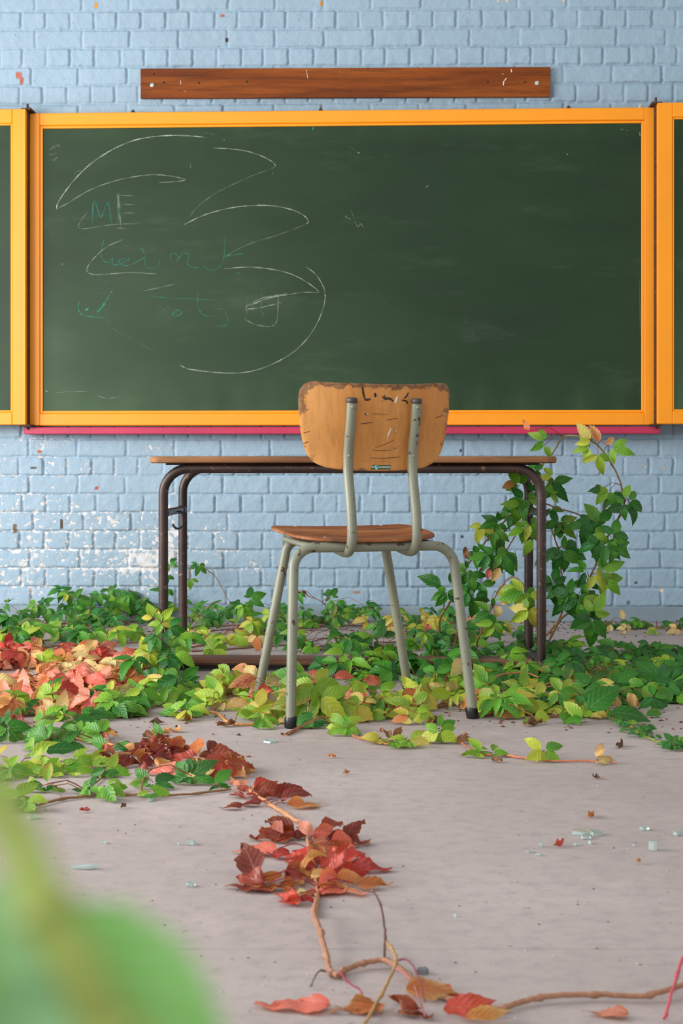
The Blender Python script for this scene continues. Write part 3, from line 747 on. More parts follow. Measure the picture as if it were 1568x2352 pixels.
# ------------------------------------------------------------------ creeper leaves
PAL = {
 'G': [(48, 122, 30), (38, 106, 34), (60, 134, 34), (76, 146, 38), (44, 118, 48)],
 'M': [(92, 160, 36), (112, 172, 42), (76, 146, 34), (126, 176, 48)],
 'L': [(140, 182, 44), (164, 194, 52), (120, 168, 40), (184, 196, 62)],
 'Y': [(206, 192, 72), (222, 206, 110), (190, 184, 62)],
 'C': [(232, 208, 142), (226, 186, 122), (214, 196, 132)],
 'P': [(236, 128, 112), (232, 108, 94), (238, 152, 128)],
 'R': [(212, 72, 60), (222, 92, 76), (186, 56, 52)],
 'B': [(152, 58, 44), (164, 76, 54), (126, 44, 38)],
 'O': [(206, 120, 66), (214, 142, 74), (190, 104, 52)],
 'D': [(126, 76, 50), (104, 66, 46), (150, 100, 64)],
}
EDGE = {'G': 'G', 'M': 'L', 'L': 'Y', 'Y': 'O', 'C': 'O', 'P': 'O', 'R': 'B', 'B': 'O', 'O': 'C', 'D': 'D'}
CAMV = Vector((0, -1, 0.05))
class Fol:
    def __init__(s, base=(0, 0, 0)): s.V = []; s.Fc = []; s.C = []; s.UV = []; s.n = 0; s.base = base
    def grid(s, P_, C_, U_, nu, nv):
        P_ = np.array(P_); lim = WD - .024 - (P_[:, 0] + s.base[0]) * math.tan(WTH) - s.base[1]; P_[:, 1] = np.minimum(P_[:, 1], lim)
        b = s.n; s.V.append(P_); s.C.append(C_); s.UV.append(U_)
        i = np.arange(nu * nv).reshape(nu, nv) + b
        s.Fc.append(np.stack([i[:-1, :-1], i[1:, :-1], i[1:, 1:], i[:-1, 1:]], -1).reshape(-1, 4)); s.n += nu * nv
    def leaflet(s, base, d, n, L, key, rnd, wid=.55, droop=None, crump=0.0, fold=None, zmin=.003, ns=13):
        d = d.normalized(); n = (n - d * n.dot(d)).normalized(); sd = n.cross(d)
        if droop is None: droop = rnd.uniform(.45, 1.45)
        if fold is None: fold = rnd.uniform(-.05, .45)
        t = np.linspace(0, 1, ns); w_ = np.sin(np.pi * np.clip(t, 0, 1) ** .80) ** .9 * (1 - .2 * t) * (1 - .5 * t ** 3)
        w_[0] = .05; w_[-1] = .015
        ser = np.where(np.arange(ns) % 2 == 0, 1.0, .87); ser[t < .25] = 1
        we = w_ * ser * wid * L * .5 * rnd.uniform(.9, 1.12)
        S = np.array([-1, -.5, 0, .5, 1.0])
        # spine curve bends away from the normal
        ang = -droop * (t ** 1.3); dl = L / (ns - 1)
        x = np.concatenate([[0], np.cumsum(np.cos((ang[1:] + ang[:-1]) / 2)) * dl]); z = np.concatenate([[0], np.cumsum(np.sin((ang[1:] + ang[:-1]) / 2)) * dl])
        bend = rnd.uniform(-.12, .12) * L
        y = S[None, :] * we[:, None] * math.cos(fold) + (bend * t ** 2)[:, None]
        zz = z[:, None] + np.abs(S)[None, :] * we[:, None] * math.sin(fold) + .018 * L * np.sin(t * 9 + rnd.uniform(0, 6))[:, None] * np.abs(S)[None, :]
        xx = np.repeat(x[:, None], 5, 1)
        if crump > 0:
            p1, p2, p3 = rnd.uniform(0, 6), rnd.uniform(0, 6), rnd.uniform(2, 5)
            zz = zz + crump * L * (.5 * np.sin(p3 * t[:, None] * 2 + S[None, :] * 2.2 + p1) * (.3 + np.abs(S)[None, :]) + .25 * np.sin(t[:, None] * 11 + S[None, :] * 3 + p2))
            y = y * (1 - .35 * crump)
        nn = np.array(n); dd = np.array(d); ss_ = np.array(sd); bb = np.array(base)
        Pt = bb[None, None] + xx[..., None] * dd + y[..., None] * ss_ + zz[..., None] * nn
        Pt[..., 2] = np.maximum(Pt[..., 2], zmin + .004 * np.abs(np.sin(Pt[..., 0] * 90)))
        c1 = np.array(lin(rnd.choice(PAL[key]))); c2 = np.array(lin(rnd.choice(PAL[EDGE[key]])))
        if rnd.random() < .12: c2 = np.array(lin(rnd.choice(PAL[rnd.choice('YOR')])))
        k = rnd.uniform(0, .75); mixf = np.clip(k * (t[:, None] ** 1.5 * .6 + np.abs(S)[None, :] ** 2 * .7 - .15), 0, 1)[..., None]
        br = rnd.uniform(.82, 1.15); col = (c1 * (1 - mixf) + c2 * mixf) * br
        C4 = np.ones(col.shape[:2] + (4,)); C4[..., :3] = col
        U = np.stack([np.repeat(t[:, None], 5, 1), np.repeat((S[None, :] + 1) / 2, ns, 0)], -1)
        s.grid(Pt.reshape(-1, 3), C4.reshape(-1, 4), U.reshape(-1, 2), ns, 5)
    def leaf(s, c, a, n, L, key, rnd, nl=5, crump=0.0, droop=None, zmin=.003, ns=13):
        """palmate compound leaf: centre c, direction of the middle leaflet a, upper side n"""
        n = n.normalized(); a = (a - n * a.dot(n)).normalized(); b = n.cross(a)
        if nl >= 5: A = [-112, -56, 0, 56, 112]; Z = [.62, .88, 1, .88, .62]
        elif nl == 3: A = [-65, 0, 65]; Z = [.85, 1, .85]
        else: A = [0] if nl == 1 else [-35, 35]; Z = [1, 1]
        for an, z in zip(A, Z):
            an = math.radians(an + rnd.uniform(-11, 11)); dr = (a * math.cos(an) + b * math.sin(an) + n * rnd.uniform(-.4, .08)).normalized()
            kk = key if rnd.random() > .12 else EDGE[key]
            s.leaflet(Vector(c) + dr * .004, dr, n + Vector((rnd.uniform(-.25, .25), rnd.uniform(-.25, .25), rnd.uniform(-.25, .25))), L * z * rnd.uniform(.85, 1.1), kk, rnd, crump=crump, droop=None if droop is None else droop * rnd.uniform(.7, 1.3), zmin=zmin, ns=ns)
    def petiole(s, p0, p1, rnd, col=(150, 70, 50), r=.0011):
        p0 = Vector(p0); p1 = Vector(p1); mid = p0.lerp(p1, .5) + Vector((0, 0, (p1 - p0).length * .18))
        pts = [p0, p0.lerp(mid, .55) + Vector((0, 0, .002)), mid, mid.lerp(p1, .55), p1]
        vs = []
        for i, p in enumerate(pts):
            t = (pts[min(i + 1, 4)] - pts[max(i - 1, 0)]).normalized()
            a = t.cross(Vector((.3, .9, .2))).normalized(); b = t.cross(a)
            for k in range(5):
                an = 2 * math.pi * k / 4; vs.append(p + (a * math.cos(an) + b * math.sin(an)) * r)
        C4 = np.ones((25, 4)); C4[:, :3] = lin(col)
        s.grid(np.array(vs), C4, np.full((25, 2), .3), 5, 5)
    def build(s, name, mat, parent=None):
        V = np.concatenate(s.V).astype(np.float32); Fc = np.concatenate(s.Fc).astype(np.int32); C4 = np.concatenate(s.C).astype(np.float32); U = np.concatenate(s.UV).astype(np.float32)
        me = bpy.data.meshes.new(name); me.vertices.add(len(V)); me.vertices.foreach_set('co', V.ravel())
        nf = len(Fc); me.loops.add(nf * 4); me.loops.foreach_set('vertex_index', Fc.ravel()); me.polygons.add(nf)
        me.polygons.foreach_set('loop_start', np.arange(0, nf * 4, 4, dtype=np.int32)); me.polygons.foreach_set('use_smooth', np.ones(nf, bool)); me.update(calc_edges=True)
        me.color_attributes.new('Col', 'FLOAT_COLOR', 'POINT').data.foreach_set('color', C4.ravel())
        me.uv_layers.new(name='UVMap').data.foreach_set('uv', U[Fc.ravel()].ravel())
        return link(name, me, mat, parent)

def stem_mesh(paths, parent, base=Vector((0, 0, 0))):
    """paths: list of (points, r0, r1, colour)"""
    m = MB(); cols = []
    for pts, r0, r1, col in paths:
        n0 = len(m.v); N_ = len(pts)
        rs = [(r0 + (r1 - r0) * i / max(1, N_ - 1)) * (1 + (.45 if i % 9 == 4 else 0)) for i in range(N_)]
        m.tube([p - base for p in pts], rs, 7)
        cols += [lin(col) + (1,)] * (len(m.v) - n0)
    o = m.build('stem', M_stem, parent, fix=False)
    o.data.color_attributes.new('Col', 'FLOAT_COLOR', 'POINT').data.foreach_set('color', np.array(cols, np.float32).ravel())
    return o

def wsum(keys, rnd):
    """keys like 'GGML' weighted by repetition"""
    return rnd.choice(keys)
def wob(pts, rnd, a=.006, floor_=True):
    out = []
    for i, p in enumerate(pts):
        q = Vector(p) + Vector((rnd.uniform(-a, a), rnd.uniform(-a, a), rnd.uniform(-a * .3, a)))
        if floor_: q.z = max(q.z, .004)
        out.append(q)
    return out
SEED = [100]
def vine(label, path, n, keys, L=(.05, .075), rise=(.02, .07), spread=.05, crump=0.0, scol=(140, 96, 62), r=(.0032, .0018), heroes=(), extra=(), tilt=(.25, 1.5), droop=None, extra_n=0, nl=5, group=None, leaf_from=0.0, name='creeper_vine', flat=0.0, hk=1.08, dens=.72):
    """one runner of creeper: stem over the path, compound leaves on petioles"""
    n = int(n * dens); rise = (rise[0] * .8, rise[1] * .78)
    SEED[0] += 1; rnd = random.Random(SEED[0])
    pts = [FL(*p) if len(p) == 2 else (FL(p[0], p[1]) + Vector((0, 0, p[2])) if len(p) == 3 and p[2] < 1 else P(*p)) for p in path]
    q = wob(smooth([p + Vector((0, 0, .004)) for p in pts], 7), rnd, .0015)
    base = Vector((q[0].x, q[0].y, 0))
    t = thing(name, label, 'creeper', base, 0, group)
    paths = [(q, r[0], r[1], scol)]
    allq = [q]
    for ep in extra:
        e = [FL(*p) if len(p) == 2 else (FL(p[0], p[1]) + Vector((0, 0, p[2])) if p[2] < 1 else P(*p)) for p in ep]
        e = wob(smooth(e, 7), rnd, .0012); paths.append((e, r[0] * .8, r[1] * .8, scol)); allq.append(e)
    stem_mesh(paths, t, base)
    f = Fol(base)
    for i in range(n):
        qq = allq[0] if i % (len(allq) + 1) < 2 else allq[1 + i % len(allq) - 1]
        k = rnd.uniform(leaf_from, 1) * (len(qq) - 1); a = qq[int(k)].lerp(qq[min(int(k) + 1, len(qq) - 1)], k - int(k))
        hz = rnd.uniform(*rise); c = a + Vector((rnd.uniform(-spread, spread), rnd.uniform(-spread, spread), hz))
        out = Vector((c.x - a.x, c.y - a.y, 0)) + Vector((rnd.uniform(-.02, .02), rnd.uniform(-.05, .01), 0))
        if out.length < .01: out = Vector((rnd.uniform(-1, 1), -1, 0))
        nrm = Vector((rnd.uniform(-.7, .55), 0, 1)) + CAMV * rnd.uniform(*tilt)
        ax = out.normalized() + Vector((0, 0, -.25)) + CAMV * .2
        key = wsum(keys, rnd)
        c.z = max(c.z, .012)
        f.leaf(c - base, ax, nrm, rnd.uniform(*L) * 1.12, key, rnd, nl=rnd.choice((5, 5, 5, 3)) if nl == 5 else nl, crump=crump, droop=droop, ns=11 if c.y > 4.6 else 13)
        f.petiole(a - base, c - base, rnd, (170, 70, 60) if key in 'PRBO' else (134, 92, 50))
    for h in heroes:
        px, py, d, Lh, key, ang, tl = h[:7]; nlh = h[7] if len(h) > 7 else 5; cr = h[8] if len(h) > 8 else crump * .5
        c = P(px, py, d) if d > 0 else FL(px, py)
        if d < 0: c.z += -d
        c.z = max(c.z, .01)
        an = math.radians(ang); ax = Vector((math.cos(an), -.25, math.sin(an)))
        nrm = Vector((rnd.uniform(-.25, .25), 0, tl + flat * rnd.uniform(.6, 1.4))) + CAMV
        f.leaf(c - base, ax, nrm, Lh * hk, key, rnd, nl=nlh, crump=cr, droop=.9, ns=15)
        best = min((p for qq in allq for p in qq), key=lambda p: (p - c).length)
        f.petiole(best - base, c - base, rnd, (176, 60, 70) if key in 'PRBOCYL' else (140, 80, 50), .0010)
    if f.V: f.build('foliage', M_leaf, t)
    return t

K = lambda X, Y, d: (1000 + X / 2.76, 950 + Y / 2.76, d)
# --- back strip along the wall, left to right
vine('dark green creeper leaves massed along the plinth at the far left', [(-60, 1462), (60, 1450), (200, 1440), (300, 1436)], 46, 'GGGGM', (.05, .075), (.03, .13), .10)
vine('green creeper climbing a little up the wall left of the desk', [(110, 1436), (200, 1432), (300, 1430), (390, 1432)], 26, 'GGGM', (.045, .065), (.06, .17), .06,
     heroes=[(228, 1362, 5.7, .055, 'G', -80, .4), (292, 1365, 5.7, .05, 'G', -80, .4), (175, 1375, 5.6, .06, 'G', 20, .5), (328, 1383, 5.75, .05, 'G', -90, .3), (380, 1385, 5.8, .03, 'G', -90, .2, 3)])
vine('thin creeper shoot reaching up the wall behind the desk legs', [P(560, 1428, 5.9), P(552, 1400, 5.92), P(500, 1350, 5.93), P(488, 1320, 5.93), P(462, 1305, 5.93), P(385, 1305, 5.93)] and [(560, 1428, 5.85), (520, 1372, 5.9), (500, 1335, 5.92), (484, 1318, 5.92), (455, 1303, 5.92), (385, 1303, 5.92)], 0, 'G', r=(.0018, .0012),
     heroes=[(456, 1298, 5.88, .048, 'G', -95, .3), (388, 1292, 5.88, .04, 'G', -20, .3, 3), (437, 1330, 5.87, .04, 'M', -80, .2, 3), (384, 1320, 5.88, .04, 'G', -90, .2, 3), (384, 1352, 5.86, .045, 'G', -95, .3, 3)])
vine('long green creeper band on the floor at far left', [(-60, 1500), (60, 1478), (180, 1470), (300, 1462), (420, 1460)], 46, 'GGGGMM', (.055, .085), (.02, .10), .12)
vine('green and yellowing creeper runner left of the desk leg', [(-40, 1508), (80, 1492), (200, 1482), (330, 1478)], 24, 'GGMML', (.055, .08), (.02, .08), .10)
vine('dark green creeper behind the desk, between its left legs and the chair', [(420, 1446), (500, 1440), (600, 1438), (700, 1440)], 22, 'GGGM', (.045, .065), (.02, .11), .08,
     heroes=[(575, 1375, 5.6, .07, 'G', 40, .4), (540, 1390, 5.5, .06, 'G', -60, .5), (515, 1402, 5.5, .065, 'G', -100, .3), (470, 1420, 5.5, .05, 'G', -60, .4)])
vine('lime and yellow creeper under the desk by the left chair leg', [(430, 1490), (520, 1480), (600, 1470), (650, 1462)], 22, 'MLLMGC', (.055, .08), (.02, .10), .10,
     heroes=[(580, 1430, 5.2, .07, 'L', -120, .5), (560, 1392, 5.3, .06, 'M', -70, .4), (590, 1460, 5.0, .06, 'C', -90, .2, 3), (500, 1480, 4.9, .06, 'M', 200, .5), (490, 1490, 4.8, .07, 'L', -40, .5)])
vine('dark green creeper against the wall behind the chair', [(690, 1445), (760, 1440), (860, 1440), (960, 1438), (1040, 1440)], 34, 'GGGGM', (.045, .065), (.02, .10), .10,
     heroes=[(760, 1370, 5.6, .05, 'G', 100, .3), (770, 1385, 5.5, .05, 'G', -100, .3), (775, 1410, 5.5, .06, 'G', -110, .3), (860, 1402, 5.5, .045, 'G', -90, .4), (690, 1356, 5.6, .03, 'D', -90, .3, 3, .3)],
     extra=[[(760, 1440), (745, 1388, 5.6), (700, 1366, 5.65)]])
vine('dark green leafy creeper heaped inside the desk behind the chair', [(700, 1500), (800, 1492), (900, 1490), (1000, 1486), (1080, 1480)], 48, 'GGGGGM', (.05, .075), (.01, .08), .13)
vine('creeper with cream and pink leaves below the far side of the desk', [(850, 1462), (940, 1458), (1040, 1455), (1160, 1460)], 30, 'GGLCYP', (.045, .065), (.01, .09), .09,
     heroes=[(690, 1470, 5.1, .05, 'P', -90, .2, 3), (897, 1437, 5.4, .035, 'C', -60, .3, 3), (965, 1412, 5.5, .05, 'Y', 20, .5, 3), (1000, 1418, 5.4, .05, 'Y', -80, .3, 3)])
vine('green creeper covering the footrest below the chair', [(760, 1560), (860, 1548), (950, 1545), (1060, 1540), (1130, 1545)], 46, 'GGGGM', (.06, .08), (.02, .08), .08,
     heroes=[(900, 1540, 4.3, .08, 'G', 170, .6), (955, 1555, 4.25, .08, 'G', -60, .5), (830, 1520, 4.6, .07, 'G', 170, .6), (985, 1500, 4.6, .07, 'G', 10, .6), (870, 1580, 4.2, .06, 'G', -90, .5)])
# --- left red area
vine('pink and red autumn creeper at the left edge, farthest row', [(-50, 1545), (40, 1532), (140, 1530), (240, 1535)], 34, 'PPPRRCO', (.06, .085), (.02, .07), .09, .05, dens=1,
     heroes=[(75, 1500, 4.7, .075, 'P', 20, .5), (65, 1520, 4.6, .09, 'P', -80, .2), (15, 1490, 4.7, .06, 'R', 90, .2, 3, .25), (235, 1510, 4.6, .075, 'R', -120, .3, 5, .25), (210, 1520, 4.6, .08, 'P', 200, .6), (100, 1520, 4.5, .075, 'L', 30, .6)])
vine('orange and salmon creeper leaves heaped at the left edge', [(-50, 1610), (40, 1590), (140, 1580), (250, 1585), (320, 1590)], 40, 'PPPROOC', (.06, .085), (.01, .07), .08, .06, dens=1,
     heroes=[(60, 1605, 3.95, .075, 'P', 100, -.3, 1, 0), (20, 1625, 3.9, .07, 'P', 110, -.2, 3, 0), (75, 1630, 3.85, .06, 'P', 60, .2, 3), (125, 1585, 4.0, .09, 'R', 20, .4, 3), (265, 1575, 4.0, .085, 'C', -90, -.1, 3, .15), (245, 1560, 4.05, .09, 'P', 170, .5, 3, .1), (290, 1560, 4.05, .08, 'O', 20, .6, 3, .1), (115, 1598, 3.9, .055, 'G', 65, .1), (230, 1600, 3.95, .06, 'P', -110, .2, 3, .1)])
vine('mixed orange and green creeper in front of the salmon leaves', [(-40, 1670), (40, 1650), (120, 1640), (220, 1640), (310, 1625)], 30, 'OOPPCGL', (.06, .08), (.01, .06), .07, .05,
     heroes=[(95, 1655, 3.65, .08, 'O', -10, .5, 3), (130, 1650, 3.65, .07, 'C', 60, .2, 3), (60, 1670, 3.6, .08, 'B', -130, .4, 3), (170, 1640, 3.75, .06, 'O', 0, .5, 3)])
vine('green creeper at the left edge in front of the orange leaves', [(-40, 1710), (40, 1695), (110, 1690), (180, 1690)], 18, 'GGGM', (.05, .07), (.01, .06), .05,
     heroes=[(20, 1680, 3.5, .065, 'G', -90, .2), (108, 1700, 3.35, .07, 'G', -120, .6), (80, 1690, 3.4, .06, 'G', 150, .6), (130, 1695, 3.35, .05, 'G', -30, .5)])
vine('deep green creeper tuft beside the red leaves, left of the chair', [(150, 1665), (220, 1650), (280, 1640), (330, 1625)], 14, 'GGM', (.055, .075), (.01, .06), .05,
     heroes=[(262, 1650, 3.7, .08, 'G', -10, .5, 3), (240, 1632, 3.75, .07, 'M', 150, .5, 3), (220, 1665, 3.65, .07, 'G', -40, .5), (300, 1635, 3.75, .06, 'G', 20, .5)])
vine('bright green creeper growing round the left desk leg', [(330, 1600), (360, 1570), (390, 1545), (420, 1525)], 20, 'MMLGG', (.055, .075), (.03, .12), .06,
     heroes=[(368, 1430, 4.4, .055, 'L', 60, .2, 3), (352, 1420, 4.4, .05, 'L', 100, .2, 3), (388, 1440, 4.35, .07, 'G', -20, .4, 3), (372, 1430, 4.35, .05, 'M', 180, .4, 3), (390, 1485, 4.3, .07, 'G', -120, .4), (345, 1500, 4.3, .08, 'L', 170, .6), (340, 1500, 4.3, .07, 'L', 60, .3, 3), (355, 1560, 4.2, .09, 'G', 210, .6), (400, 1500, 4.25, .07, 'M', -20, .5, 3), (420, 1575, 4.15, .08, 'G', -70, .4), (415, 1565, 4.15, .07, 'G', 60, .4, 3)],
     extra=[[(390, 1545), (385, 1500, 4.35), (380, 1460, 4.4), (372, 1420, 4.4)]])
vine('lime creeper in front of the left desk leg', [(300, 1650), (360, 1625), (430, 1610), (480, 1620)], 22, 'GMMLG', (.06, .08), (.01, .08), .07,
     heroes=[(330, 1600, 4.0, .08, 'M', -20, .5), (310, 1590, 4.0, .06, 'M', 170, .5), (335, 1630, 3.9, .06, 'G', -90, .3, 3), (375, 1640, 3.85, .06, 'M', 40, .4)])
# --- centre front row
vine('yellow-green creeper on a tan stem in front of the chair, left', [(440, 1650), (490, 1640), (530, 1665), (575, 1668), (660, 1660)], 9, 'LLMM', (.055, .075), (.01, .05), .05, scol=(206, 140, 70), r=(.003, .003),
     heroes=[(505, 1605, 3.85, .085, 'L', -150, .3), (500, 1590, 3.9, .08, 'M', 190, .5, 3), (520, 1612, 3.8, .075, 'C', -60, .2, 3), (598, 1635, 3.65, .08, 'L', -105, .1, 3), (625, 1620, 3.65, .085, 'L', -80, .1, 3), (600, 1625, 3.68, .06, 'Y', 100, .4, 3), (575, 1600, 3.85, .07, 'M', -90, .4)])
vine('cream and coral creeper leaves behind the left front chair leg', [(520, 1600), (580, 1590), (640, 1585), (700, 1580)], 12, 'COPLM', (.06, .08), (.01, .07), .05, .08,
     heroes=[(590, 1560, 4.0, .09, 'C', 190, .7, 3, .1), (610, 1570, 3.95, .08, 'C', -20, .6, 3, .1), (590, 1585, 3.9, .07, 'R', -60, .4, 3, .3), (530, 1545, 4.2, .08, 'L', -110, .4), (575, 1535, 4.25, .07, 'O', -120, .3, 3), (640, 1575, 3.9, .05, 'M', -90, .3, 3)])
vine('large bright green creeper leaf cluster beside the left chair foot', [(660, 1690), (735, 1650), (800, 1660), (850, 1650)], 10, 'LMMY', (.06, .08), (.01, .08), .06, scol=(170, 106, 66), r=(.004, .003),
     heroes=[(718, 1568, 3.62, .10, 'M', -120, .5), (722, 1570, 3.6, .10, 'L', -70, .35), (700, 1600, 3.62, .08, 'M', 190, .6, 3), (735, 1600, 3.6, .085, 'L', -50, .35, 3), (690, 1560, 3.7, .07, 'M', 150, .4, 3), (720, 1650, 3.55, .07, 'G', -120, .5), (790, 1660, 3.5, .065, 'L', -100, .4), (800, 1672, 3.45, .06, 'M', -150, .5)])
vine('coral red creeper leaf with green ones right of the chair foot', [(780, 1620), (830, 1605), (900, 1610)], 8, 'MLMG', (.055, .07), (.02, .08), .05, .05,
     heroes=[(815, 1590, 3.8, .075, 'P', -110, .2, 3, .1), (832, 1560, 3.85, .06, 'P', 0, .3, 1, .15), (808, 1560, 3.85, .075, 'M', -60, .3, 1), (765, 1555, 3.9, .06, 'P', 30, .4, 1), (870, 1590, 3.85, .06, 'L', -10, .5, 3, .1)])
vine('yellow-green creeper with pink edges in front of the chair, centre', [(640, 1660), (740, 1648), (860, 1650), (980, 1632), (1040, 1620)], 18, 'LLMPMC', (.05, .07), (.0, .05), .05, .06, scol=(168, 116, 82), r=(.0042, .003),
     heroes=[(890, 1610, 3.75, .07, 'P', -110, .2, 3, .2), (920, 1605, 3.75, .065, 'O', -20, .5, 3, .15), (945, 1620, 3.7, .07, 'L', 160, .6, 3), (965, 1575, 3.85, .07, 'L', -70, .3), (940, 1645, 3.6, .06, 'Y', -170, .6, 3), (960, 1640, 3.6, .055, 'L', -20, .6, 3)])
vine('cream dry creeper leaf with lime ones near the right chair leg', [(940, 1600), (1020, 1600), (1090, 1600)], 12, 'LMMG', (.055, .075), (.02, .08), .05,
     heroes=[(1022, 1570, 3.85, .07, 'C', -80, 0, 3, .1), (1035, 1555, 3.85, .075, 'C', 50, .1, 1, .15), (1005, 1575, 3.85, .05, 'L', -100, .2, 3), (985, 1590, 3.8, .08, 'L', -80, .3, 3), (1000, 1545, 4.0, .06, 'G', 90, .4)])
vine('green and yellow creeper leaves right of the chair, front edge', [(1090, 1650), (1170, 1640), (1260, 1638), (1330, 1630)], 26, 'LLMMGO', (.06, .08), (.0, .07), .06, scol=(160, 110, 74), r=(.004, .003),
     heroes=[(1140, 1600, 3.75, .085, 'L', -150, .5), (1185, 1610, 3.7, .085, 'L', -80, .3, 3), (1200, 1580, 3.85, .06, 'L', 80, .2, 3, .1), (1150, 1625, 3.68, .06, 'O', -40, .5, 3), (1120, 1570, 3.9, .08, 'M', 160, .6), (1235, 1600, 3.8, .07, 'L', 20, .6), (1225, 1645, 3.6, .06, 'L', -60, .4, 3), (1290, 1590, 3.8, .06, 'L', 120, .4, 3)])
vine('creeper with one very large broad green leaf, right foreground edge of the mass', [(1250, 1650), (1340, 1648), (1420, 1648)], 8, 'MGL', (.06, .08), (.01, .04), .04,
     heroes=[(1345, 1632, 3.55, .115, 'G', 35, .0, 1), (1400, 1635, 3.6, .11, 'G', 5, .5, 1), (1280, 1640, 3.62, .085, 'M', -5, .8, 1), (1340, 1650, 3.6, .07, 'M', 120, .3, 3)])
# --- right mass
vine('dark green creeper inside the desk by its right legs', [(1080, 1530), (1160, 1520), (1240, 1518), (1300, 1510)], 34, 'GGGGM', (.055, .075), (.02, .09), .10)
vine('green creeper piled in front of the right desk leg', [(1090, 1590), (1180, 1580), (1260, 1572), (1340, 1570)], 52, 'GGMGML', (.06, .08), (.02, .10), .09,
     heroes=[(1280, 1520, 4.2, .075, 'G', -60, .4), (1265, 1545, 4.1, .07, 'G', -100, .4), (1210, 1560, 4.1, .06, 'G', 170, .6)])
vine('long dark green creeper mass reaching the right edge, far row', [(1290, 1530), (1380, 1520), (1480, 1512), (1640, 1512)], 46, 'GGGG', (.055, .075), (.01, .045), .08)
vine('green creeper mass at the right edge, middle row', [(1300, 1580), (1400, 1565), (1500, 1560), (1640, 1565)], 50, 'GGGGM', (.06, .08), (.01, .06), .09,
     heroes=[(1515, 1560, 4.0, .09, 'G', 120, .3, 3), (1430, 1545, 4.1, .07, 'G', -60, .5)])
vine('green creeper mass at the right edge, front row', [(1350, 1620), (1430, 1610), (1510, 1605), (1640, 1605)], 44, 'GGGMG', (.06, .08), (.01, .07), .07,
     heroes=[(1418, 1595, 3.85, .075, 'C', -160, .5, 3, .1), (1440, 1588, 3.85, .055, 'C', -60, .2, 1, .15), (1412, 1565, 3.95, .08, 'Y', 170, .7, 1), (1500, 1600, 3.8, .08, 'G', -30, .5), (1480, 1640, 3.7, .07, 'G', -60, .4, 3)])
vine('sparse creeper runner by the plinth at the right, some leaves pale pink', [(1380, 1447), (1450, 1444), (1520, 1446), (1640, 1448)], 24, 'GGGM', (.04, .055), (.0, .035), .04,
     heroes=[(1402, 1432, 5.6, .045, 'C', -90, .2, 1), (1438, 1445, 5.5, .045, 'C', 100, .5, 5), (1432, 1425, 5.55, .04, 'C', 110, 0, 1), (1508, 1450, 5.5, .05, 'L', -170, .6, 5), (1555, 1442, 5.5, .05, 'C', 200, .6, 3)])
vine('tangled thin green shoot leaving the mass toward the right edge', [(1390, 1650), (1435, 1665), (1470, 1690), (1510, 1708), (1600, 1735)], 26, 'GGMG', (.022, .035), (.0, .025), .02, r=(.003, .002), scol=(130, 150, 60),
     heroes=[(1548, 1712, 3.3, .05, 'G', 180, .7, 3), (1482, 1664, 3.5, .045, 'G', -20, .6, 1), (1475, 1684, 3.45, .04, 'G', 5, .7, 3)])
vine('lime runner with few leaves on the bare floor in front of the chair', [(800, 1690), (850, 1706), (930, 1716), (1030, 1700), (1100, 1735), (1160, 1738)], 8, 'LMY', (.04, .05), (.0, .025), .02, r=(.002, .0016), scol=(190, 110, 60),
     heroes=[(875, 1695, 3.35, .055, 'L', -120, .5, 3), (940, 1700, 3.3, .065, 'L', -70, .4), (1010, 1678, 3.35, .075, 'M', -95, .3), (1010, 1672, 3.36, .05, 'M', 30, .4, 3), (1040, 1698, 3.35, .05, 'D', 0, .8, 1, .1), (1105, 1728, 3.2, .065, 'L', 180, .8, 3), (1130, 1728, 3.2, .05, 'M', 10, .8, 3), (900, 1695, 3.35, .045, 'D', 60, .5, 3, .2)])
vine('orange bare runner with two leaf tufts lying right of centre on the floor', [(1150, 1738), (1200, 1745), (1260, 1752), (1340, 1752), (1415, 1756)], 0, 'L', r=(.0022, .0014), scol=(212, 124, 82),
     heroes=[(1246, 1722, 3.15, .055, 'L', -150, .7, 3), (1250, 1722, 3.15, .05, 'M', -30, .7, 3), (1252, 1726, 3.15, .045, 'L', -80, .3, 1), (1370, 1744, 3.12, .05, 'C', 10, .8, 3, .1)])
# --- runners in the left foreground
vine('green front runner across the floor at lower left', [(-60, 1900), (60, 1862), (160, 1838), (270, 1830), (400, 1832), (530, 1818)], 8, 'GM', (.04, .055), (.01, .03), .03, r=(.0028, .002), scol=(140, 100, 64),
     heroes=[(103, 1803, 2.85, .055, 'G', -110, .2, 3), (92, 1805, 2.85, .05, 'M', 210, .3, 3), (108, 1800, 2.85, .045, 'M', 80, .5, 1), (118, 1806, 2.84, .058, 'G', -60, .25, 1), (190, 1812, 2.85, .05, 'G', -80, .4, 3), (245, 1765, 2.98, .05, 'G', -95, .2, 3), (250, 1768, 2.98, .045, 'M', 0, .5, 3), (345, 1795, 2.88, .055, 'G', 200, .5, 3), (352, 1797, 2.88, .055, 'G', -20, .5, 3), (434, 1780, 2.92, .06, 'G', 190, .6), (440, 1782, 2.92, .065, 'G', -15, .6), (490, 1800, 2.87, .055, 'G', -20, .6, 3), (215, 1824, 2.85, .045, 'G', 170, .7, 3), (262, 1815, 2.85, .035, 'M', 10, .6, 3)],
     extra=[[(190, 1832), (222, 1800), (250, 1775)], [(322, 1832), (330, 1815, .02), (350, 1797, .03)]])
vine('pale green creeper tuft behind the front runner at lower left', [(60, 1778), (120, 1775), (180, 1768), (230, 1790)], 12, 'LLM', (.045, .06), (.0, .03), .04, r=(.002, .0015), scol=(170, 170, 80),
     heroes=[(140, 1768, 3.0, .06, 'L', 180, .8, 3), (170, 1770, 3.0, .05, 'L', -60, .5, 3)])
